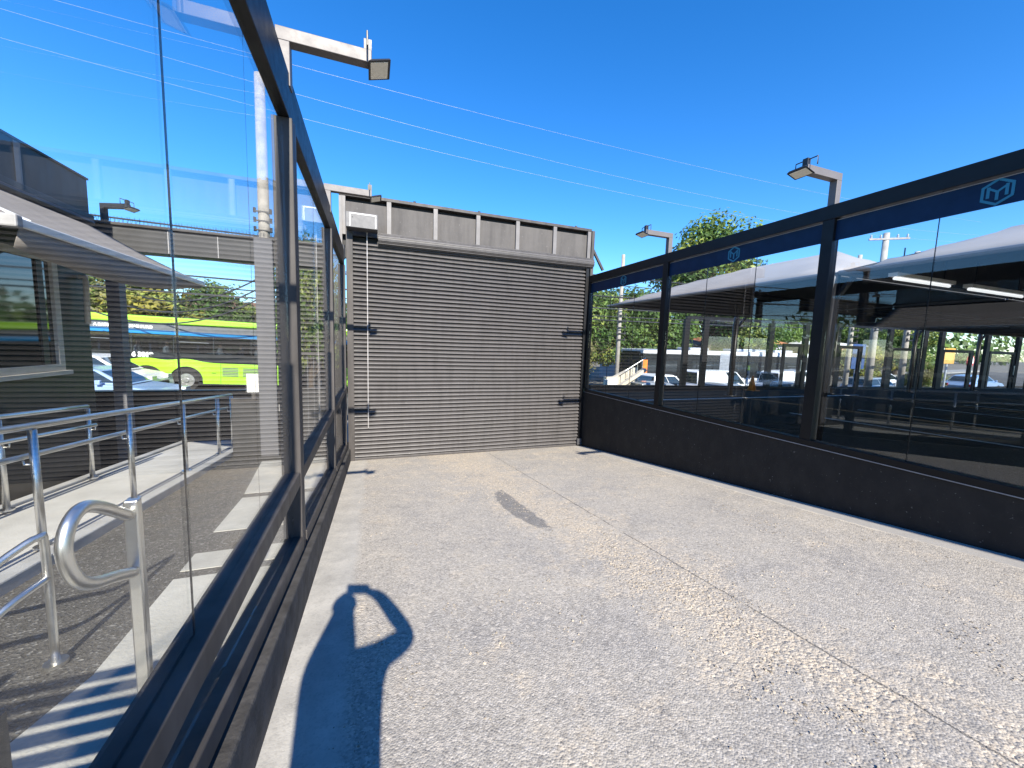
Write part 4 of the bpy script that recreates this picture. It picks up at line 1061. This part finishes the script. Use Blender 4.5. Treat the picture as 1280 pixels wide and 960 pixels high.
# ------------------------------------------------------------------ houses behind the street
def house(label, x, y, w, d, h, wall, roofm, rh, win=3, zb=None):
    zb = sz(x) if zb is None else zb
    t = thing('house', label, 'house', (x, y, zb))
    MB().box(x - w / 2, x + w / 2, y, y + d, zb - .5, zb + h).build('wall', wall, t)
    o = .5; mb = MB()
    p = [(x - w / 2 - o, y - o), (x + w / 2 + o, y - o), (x + w / 2 + o, y + d + o), (x - w / 2 - o, y + d + o)]
    r0, r1 = (x - w / 2 + d * .3, y + d / 2), (x + w / 2 - d * .3, y + d / 2); z0, z1 = zb + h + .002, zb + h + rh
    mb.face([(*p[0], z0), (*p[1], z0), (*r1, z1), (*r0, z1)]); mb.face([(*p[2], z0), (*p[3], z0), (*r0, z1), (*r1, z1)])
    mb.face([(*p[1], z0), (*p[2], z0), (*r1, z1)]); mb.face([(*p[3], z0), (*p[0], z0), (*r0, z1)]); mb.face([(*p[3], z0), (*p[2], z0), (*p[1], z0), (*p[0], z0)])
    mb.build('roof', roofm, t)
    for i in range(win):
        cx = x - w / 2 + (i + .5) * w / win; zw = zb + h - 1.9
        mb = MB().box(cx - .6, cx + .6, y - .05, y - .002, zw, zw + 1.2); f = mb.build('window', M['winframe'], t)
        MB().box(cx - .52, cx + .52, y - .06, y - .051, zw + .08, zw + 1.12).build('pane', M['winglass'], f)
    return t
house('house with a brown tiled roof and white wall behind the green bus', -8.6, 30.5, 9.5, 7, 3.9, M['plaster'], M['roof'], 1.1)
house('grey house with pale roof seen between the partition posts', 27.5, 29.5, 8, 7, 3.6, M['greywall'], M['canopy'], 1.2)
house('house with an orange tiled roof behind the navy sign', 38.0, 29.0, 7, 7, 3.7, M['greywall'], M['roofred'], 1.2)
house('brown brick house behind the amber poster board', 50.0, 27.5, 10, 7, 3.4, M['brown'], M['plaster'], .5, 4)
# far apartment blocks
def block(label, x, y, w, d, h, m, fl_=6, nw=5):
    t = thing('apartment_block', label, 'apartment block', (x, y, sz(x)))
    MB().box(x - w / 2, x + w / 2, y, y + d, sz(x) - 1, sz(x) + h).build('wall', m, t)
    MB().box(x - w / 2 - .3, x + w / 2 + .3, y - .3, y + d + .3, sz(x) + h + .002, sz(x) + h + .5).build('parapet', M['greywall'], t)
    for i in range(nw):
        for j in range(fl_):
            cx = x - w / 2 + (i + .5) * w / nw; z = sz(x) + (j + .45) * h / fl_
            MB().box(cx - .8, cx + .8, y - .06, y - .004, z, z + 1.3).build('window', M['winglass'], t)
block('white distant apartment block above the trees on the right', 84, 62, 14, 10, 13, M['plaster'], 4, 5)
block('grey distant apartment block beside the white one', 108, 60, 12, 10, 11, M['greywall'], 4, 4)

# ------------------------------------------------------------------ trees
def tree_mesh(seed, H, rad, crown0, nclump, nleaf, leaf, mats, squash=1.0):
    rnd = random.Random(seed); tb = MB()
    tb.tube([(0, 0, -.3), (.05, 0, H * .25), (.12 * rnd.uniform(-1, 1), .1, H * .5), (0, 0, H * .72)], [rad * .085, rad * .065, rad * .05, rad * .02], 9)
    cl = MB(); cz = crown0 + (H - crown0) / 2; rz_ = (H - crown0) / 2
    for c in range(nclump):
        for _ in range(30):
            p = Vector((rnd.uniform(-1, 1), rnd.uniform(-1, 1), rnd.uniform(-1, 1)))
            if .35 < p.length < 1: break
        ctr = Vector((p.x * rad * .82, p.y * rad * .82, cz + p.z * rz_ * .84)); cr = rad * rnd.uniform(.20, .38)
        if c % 3 == 0:
            st = Vector((0, 0, crown0 * .8 + (ctr.z - crown0) * .35)); tb.tube([st, st.lerp(ctr, .5) + Vector((0, 0, .15)), ctr], [rad * .03, rad * .018, .015], 6)
        mi = rnd.choices(range(len(mats)), [5, 4, 2][:len(mats)])[0]
        for k in range(nleaf):
            q = Vector((rnd.gauss(0, 1), rnd.gauss(0, 1), rnd.gauss(0, 1))).normalized() * cr * rnd.uniform(.45, 1.05); q.z *= .75 * squash
            o = ctr + q; nrm = (q.normalized() + Vector((rnd.uniform(-.8, .8), rnd.uniform(-.8, .8), rnd.uniform(-.2, 1.0)))).normalized()
            a = nrm.orthogonal().normalized(); a = Matrix.Rotation(rnd.uniform(0, 6.28), 3, nrm) @ a; b = nrm.cross(a)
            l = leaf * rnd.uniform(.6, 1.25); w_ = l * .5
            cl.face([o - a * l * .5, o - a * .1 * l + b * w_ * .5, o + a * l * .5, o - a * .1 * l - b * w_ * .5], mi)
    tm = bpy.data.meshes.new('trunk'); tm.from_pydata(tb.v, [], tb.f); tm.materials.append(M['trunk'])
    for p in tm.polygons: p.use_smooth = True
    cm = bpy.data.meshes.new('crown'); cm.from_pydata(cl.v, [], cl.f)
    for m_ in mats: cm.materials.append(M[m_])
    for p, i in zip(cm.polygons, cl.mi): p.material_index = i
    return tm, cm
KINDS = {
    'big': tree_mesh(1, 15.0, 5.2, 3.2, 95, 190, .40, ['leafA', 'leafB', 'leafC']),
    'mid': tree_mesh(2, 7.2, 3.6, .9, 75, 180, .27, ['leafA', 'leafB', 'leafC']),
    'dark': tree_mesh(3, 6.4, 3.3, .6, 75, 180, .27, ['leafB', 'leafA', 'leafA']),
    'olive': tree_mesh(4, 5.0, 2.6, .3, 70, 170, .20, ['leafD', 'leafC', 'leafB']),
    'yellow': tree_mesh(5, 4.4, 1.7, .6, 50, 150, .17, ['leafY', 'leafC', 'leafB']),
    'small': tree_mesh(6, 5.4, 1.2, 2.6, 26, 90, .16, ['leafB', 'leafA', 'leafC']),
}
def tree(kind, label, x, y, s=1, rot=0, z=None, grp='trees beyond the street', sxy=1):
    t = thing('tree', label, 'tree', (x, y, sz(x) if z is None else z), grp)
    for nm, me in (('trunk', KINDS[kind][0]), ('crown', KINDS[kind][1])):
        o = bpy.data.objects.new(nm, me); COL.objects.link(o); o.parent = t
    t.scale = (s * sxy, s * sxy, s); t.rotation_euler.z = rot
    return t
tree('big', 'tallest broad tree, its crown rising above the black beam of the right wall', 30.0, 28.5, 1.06, .4)
tree('mid', 'bright leafy tree seen in the first right pane beside the shutter', 15.6, 27.2, 1.22, 1.1)
tree('olive', 'drooping pale green shrub tree low behind the stair wall', 13.4, 25.5, .95, 2.2)
tree('mid', 'leafy tree behind the front of the white bus', 20.4, 28.4, 1.2, 3.0)
tree('dark', 'dark tree between the two halves of the white bus', 24.2, 29.3, 1.35, 5.0)
tree('mid', 'bright green tree behind the rear half of the white bus', 34.0, 27.8, 1.0, 4.1)
tree('yellow', 'golden leaved young tree behind the second glazed door', 33.0, 17.2, .92, 0)
tree('olive', 'low olive bush under the amber poster board', 38.5, 16.5, .5, 1)
tree('mid', 'green tree behind the orange roof', 42.5, 36, 1.45, .7)
tree('dark', 'dark tree left of the brown brick house', 46.5, 35, 1.4, 2.6)
tree('mid', 'green tree above the brown brick house', 53, 37, 1.45, 3.6)
tree('dark', 'dark tree at the far right end of the row', 60, 33, 1.35, 1.6)
tree('mid', 'bright tree at the far right behind the last glazed door', 56, 26.5, 1.05, 5.1)
tree('olive', 'low olive hedge bush right of the amber board, nearer one', 44.5, 24.6, .62, 3, None, 'trees beyond the street', 1.5)
tree('mid', 'low green hedge bush on the far pavement at the right end', 52, 24.8, .5, 2, None, 'trees beyond the street', 1.6)
tree('big', 'tall tree far behind the brown house', 70, 44, .85, 2)
tree('olive', 'olive hedge tree behind the bus, leftmost in the left glass', -15.5, 27.4, 1.30, .3)
tree('olive', 'olive hedge tree behind the bus, just right of the far column', -12.9, 27.6, 1.22, 1.9)
tree('yellow', 'yellowish bushy tree in the hedge behind the bus', -11.0, 26.9, 1.25, .8, None, 'trees beyond the street', 1.5)
tree('dark', 'dark green hedge tree beside the brown roofed house', -9.6, 28.6, .92, 3.1)
tree('small', 'palm like young tree in front of the brown roof', -6.6, 27.8, .92, 0)
tree('dark', 'dark spreading tree behind the tall concrete pole', -4.0, 30.5, 1.02, 4.4)
tree('mid', 'green tree behind the roller shutter, showing at its left edge', -2.2, 16.5, .94, 2.0, None, 'trees beyond the street', .42)
tree('dark', 'dark tree farther left behind the low building', -20, 30, 1.0, .1)
wd = MB()
rnd = random.Random(99)
for k in range(8000):
    x = rnd.uniform(-120, 190); y = rnd.uniform(52, 78); hh = 4.5 + 2.0 * math.sin(x * .11) + 1.6 * math.sin(x * .37 + 1)
    z = sz(x) + rnd.uniform(0, 1) ** .6 * hh * 1.55; l = rnd.uniform(.8, 1.7)
    n_ = Vector((rnd.uniform(-1, 1), -1 + rnd.uniform(-.5, .9), rnd.uniform(-.1, 1))).normalized(); a = n_.orthogonal().normalized(); a = Matrix.Rotation(rnd.uniform(0, 6.28), 3, n_) @ a; b = n_.cross(a)
    o = Vector((x, y, z)); wd.face([o - a * l * .6, o + b * l * .4, o + a * l * .6, o - b * l * .4], rnd.choice([0, 0, 1]))
tag(wd.build('distant_wood', [M['leafA'], M['leafB']]), 'mass of far trees along the skyline', 'trees', kind='stuff')

# ------------------------------------------------------------------ photographer (casts the shadow on the driveway)
CAM = Matrix(((0.94015585, 0.00565299, -0.34069784), (-0.33932703, 0.10664564, -0.93460359), (0.03105064, 0.99428102, 0.10218173)))
ps = thing('person', 'person in dark clothes holding up a phone, casting the shadow on the driveway', 'person', (-.11, -.36, gz(-.36)))
def skin_body(joints, edges, name, mats, parent, matz):
    off = OFF[parent]; names = list(joints)
    me = bpy.data.meshes.new(name)
    me.from_pydata([tuple(Vector(joints[k][:3]) - off) for k in names], [(names.index(a), names.index(b)) for a, b in edges], [])
    o = bpy.data.objects.new(name, me); COL.objects.link(o)
    sk = o.modifiers.new('skin', 'SKIN'); sk.use_smooth_shade = True
    for v, k in zip(me.skin_vertices[0].data, names):
        r = joints[k][3]; v.radius = r if isinstance(r, tuple) else (r, r)
    me.skin_vertices[0].data[0].use_root = True
    sb = o.modifiers.new('sub', 'SUBSURF'); sb.levels = 2; sb.render_levels = 2
    dg = bpy.context.evaluated_depsgraph_get(); m2 = bpy.data.meshes.new_from_object(o.evaluated_get(dg))
    COL.objects.unlink(o); bpy.data.objects.remove(o)
    m2.materials.clear()
    for m_ in mats: m2.materials.append(m_)
    for p in m2.polygons:
        p.use_smooth = True; p.material_index = matz(p.center + off)
    o = bpy.data.objects.new(name, m2); COL.objects.link(o); o.parent = parent; return o
g = gz(-.4)
J = {'pelvis': (-.135, -.40, -.70, (.175, .12)), 'waist': (-.135, -.40, -.52, (.165, .11)), 'chest': (-.135, -.39, -.34, (.18, .12)), 'neck0': (-.14, -.37, -.18, .095), 'neck': (-.145, -.33, -.07, .065),
     'head': (-.165, -.27, .03, (.078, .095)), 'crown': (-.165, -.28, .10, (.065, .075)),
     'shL': (-.30, -.38, -.25, .065), 'elL': (-.285, -.26, -.31, .085), 'wrL': (-.185, -.14, -.08, .065), 'haL': (-.195, -.055, -.03, .036),
     'shR': (.05, -.35, -.23, .07), 'elR': (.25, -.18, -.27, .062), 'wrR': (.085, -.085, -.035, .046), 'haR': (.015, -.06, -.01, .036),
     'hiL': (-.22, -.40, -.78, .10), 'knL': (-.235, -.38, -1.15, .06), 'anL': (-.235, -.41, g + .09, .04), 'toL': (-.245, -.24, g + .035, .035),
     'hiR': (-.02, -.40, -.78, .095), 'knR': (-.01, -.38, -1.15, .06), 'anR': (-.01, -.41, g + .09, .04), 'toR': (.01, -.24, g + .035, .035)}
ED = [('pelvis', 'waist'), ('waist', 'chest'), ('chest', 'neck0'), ('neck0', 'neck'), ('neck', 'head'), ('head', 'crown'), ('chest', 'shL'), ('shL', 'elL'), ('elL', 'wrL'), ('wrL', 'haL'), ('chest', 'shR'), ('shR', 'elR'), ('elR', 'wrR'), ('wrR', 'haR'),
      ('pelvis', 'hiL'), ('hiL', 'knL'), ('knL', 'anL'), ('anL', 'toL'), ('pelvis', 'hiR'), ('hiR', 'knR'), ('knR', 'anR'), ('anR', 'toR')]
# fingers, each its own chain
for sd, hx in (('L', -1), ('R', 1)):
    hb = J['ha' + sd]
    for k in range(4):
        z = .022 - .015 * k
        J['f%s%da' % (sd, k)] = (hb[0] + hx * -.004, -.050, hb[2] + z, .009); J['f%s%db' % (sd, k)] = (hb[0] - hx * .012, -.030, hb[2] + z + .012, .008); J['f%s%dc' % (sd, k)] = (hb[0] - hx * .028, -.026, hb[2] + z + .010, .007)
        ED += [('ha' + sd, 'f%s%da' % (sd, k)), ('f%s%da' % (sd, k), 'f%s%db' % (sd, k)), ('f%s%db' % (sd, k), 'f%s%dc' % (sd, k))]
    J['t%sa' % sd] = (hb[0], -.065, hb[2] - .02, .011); J['t%sb' % sd] = (hb[0] - hx * .03, -.062, hb[2] - .005, .009)
    ED += [('ha' + sd, 't%sa' % sd), ('t%sa' % sd, 't%sb' % sd)]
def mz(p):
    if p.z < -.72: return 2
    if p.z < -.16 and p.y < -.11: return 1
    return 0
skin_body(J, ED, 'body', [M['skin'], M['shirt'], M['jeans']], ps, mz)
mb = MB()
for i in range(7):
    t0 = i / 6; rr = math.sin(math.pi * (.5 + .5 * t0)) if i else 1
    for k in range(14):
        a = 2 * math.pi * k / 14; mb.v.append((-.165 + .088 * math.cos(a) * math.cos(t0 * 1.5), -.29 + .098 * math.sin(a) * math.cos(t0 * 1.5),   .07 + .075 * math.sin(t0 * 1.5)))
for i in range(6):
    for k in range(14): mb.f.append((i * 14 + k, i * 14 + (k + 1) % 14, (i + 1) * 14 + (k + 1) % 14, (i + 1) * 14 + k)); mb.mi.append(0)
mb.build('hair', M['hair'], ps, smooth=True)
ph = thing('smartphone', 'black phone held up at eye level by the person', 'phone', (0, -.03, 0))
vv = []
for z in (.022, .031):
    for x, y in ((-.165, -.04), (.012, -.04), (.012, .04), (-.165, .04)):
        vv.append(CAM @ Vector((x, y, z)))
MB().hexa(vv).build('case', M['phone'], ph, bevel=.004)
vv = []
for z in (.0312, .032):
    for x, y in ((-.161, -.036), (.008, -.036), (.008, .036), (-.161, .036)):
        vv.append(CAM @ Vector((x, y, z)))
MB().hexa(vv).build('screen', M['winglass'], ph)

# passengers seated in the green bus, shown from the chest up above the window line
SJ = {'pelvis': (0, 0, 0, (.15, .12)), 'waist': (.0, 0, .18, (.13, .11)), 'chest': (.02, 0, .38, (.13, .17)), 'neck': (.04, 0, .56, .055), 'head': (.06, 0, .68, (.085, .075)), 'crown': (.05, 0, .78, (.065, .06)),
      'shL': (.02, .19, .46, .055), 'elL': (.10, .24, .20, .045), 'wrL': (.32, .16, .14, .034), 'shR': (.02, -.19, .46, .055), 'elR': (.10, -.24, .20, .045), 'wrR': (.32, -.16, .14, .034),
      'knL': (.44, .10, .02, .075), 'anL': (.46, .10, -.40, .05), 'knR': (.44, -.10, .02, .075), 'anR': (.46, -.10, -.40, .05)}
SE = [('pelvis', 'waist'), ('waist', 'chest'), ('chest', 'neck'), ('neck', 'head'), ('head', 'crown'), ('chest', 'shL'), ('shL', 'elL'), ('elL', 'wrL'), ('chest', 'shR'), ('shR', 'elR'), ('elR', 'wrR'), ('pelvis', 'knL'), ('knL', 'anL'), ('pelvis', 'knR'), ('knR', 'anR')]
pp = thing('person', 'passenger in a pale shirt in the green bus, nearest the fleet number', 'person', (0, 0, 0), 'passengers seated in the green bus')
skin_body(SJ, SE, 'body', [M['skin'], M['shirtpale'], M['jeans']], pp, lambda p: 2 if p.z < .08 and p.x > .1 else (1 if p.z < .54 and p.x < .22 else 0))
hm = MB()
for i in range(7):
    for k in range(12):
        a = 6.283 * k / 12; t0 = i / 6 * 1.5; hm.v.append((.045 + .1 * math.cos(a) * math.cos(t0), .088 * math.sin(a) * math.cos(t0), .73 + .095 * math.sin(t0)))
for i in range(6):
    for k in range(12): hm.f.append((i * 12 + k, i * 12 + (k + 1) % 12, (i + 1) * 12 + (k + 1) % 12, (i + 1) * 12 + k)); hm.mi.append(0)
hm.build('hair', M['hair'], pp, smooth=True)
def seat_in(t, lx, ly, dz=0):
    t.location = gb.location + Vector((lx, ly, 1.40 + dz - lx * .03)); t.rotation_euler.z = math.pi * 0
seat_in(pp, 5.9, .55)
for lab, lx, ly, shirt in (('passenger in a pale shirt in the green bus, second beside the fleet number', 6.95, .5, None), ('passenger in the green bus seated above the rear wheel', 8.9, .6, None),
                           ('passenger in a dark shirt in the green bus, behind the wheel', 9.75, .5, 'shirt'), ('passenger in the green bus above the vent grilles', 10.4, .55, None)):
    c_ = copy_tree(pp); c_['label'] = lab; seat_in(c_, lx, ly)
    if shirt:
        for ch in c_.children:
            if ch.name.startswith('body'): ch.data = ch.data.copy(); ch.data.materials[1] = M[shirt]
# ------------------------------------------------------------------ camera, light, world, render settings
cd = bpy.data.cameras.new('camera'); cam = bpy.data.objects.new('camera', cd); COL.objects.link(cam)
mw = CAM.to_4x4(); cam.matrix_world = mw
cd.sensor_width = 36; cd.lens = 36 * 482 / 1280; cd.clip_start = .01; cd.clip_end = 3000
scene.camera = cam
SUN = Vector((-.012, 1, -.635)).normalized()
ld = bpy.data.lights.new('sun', 'SUN'); ld.energy = 5.0; ld.angle = R(.53); ld.color = (1, .93, .81)
so = bpy.data.objects.new('sun', ld); COL.objects.link(so); so.rotation_mode = 'QUATERNION'; so.rotation_quaternion = SUN.to_track_quat('-Z', 'Y'); so.location = (0, -10, 12)
w = bpy.data.worlds.new('World'); scene.world = w; w.use_nodes = True
nt = w.node_tree; nt.nodes.clear()
sky = nt.nodes.new('ShaderNodeTexSky'); sky.sky_type = 'NISHITA'; sky.sun_disc = False
sky.sun_elevation = math.asin(-SUN.z); sky.sun_rotation = R(180); sky.altitude = 700; sky.air_density = 1.0; sky.dust_density = .12; sky.ozone_density = 4.0
hs = nt.nodes.new('ShaderNodeHueSaturation'); hs.inputs['Saturation'].default_value = 1.30; hs.inputs['Hue'].default_value = .506
bg = nt.nodes.new('ShaderNodeBackground'); bg.inputs['Strength'].default_value = .14
wo = nt.nodes.new('ShaderNodeOutputWorld')
nt.links.new(sky.outputs[0], hs.inputs['Color']); nt.links.new(hs.outputs[0], bg.inputs[0]); nt.links.new(bg.outputs[0], wo.inputs[0])
scene.view_settings.view_transform = 'Standard'; scene.view_settings.look = 'None'; scene.view_settings.gamma = 1
scene.view_settings.exposure = 1.10; scene.view_settings.use_curve_mapping = False
scene.render.engine = 'CYCLES'
c = scene.cycles
c.max_bounces = 10; c.transparent_max_bounces = 24; c.glossy_bounces = 6; c.diffuse_bounces = 3; c.caustics_reflective = False; c.caustics_refractive = False
c.use_denoising = True
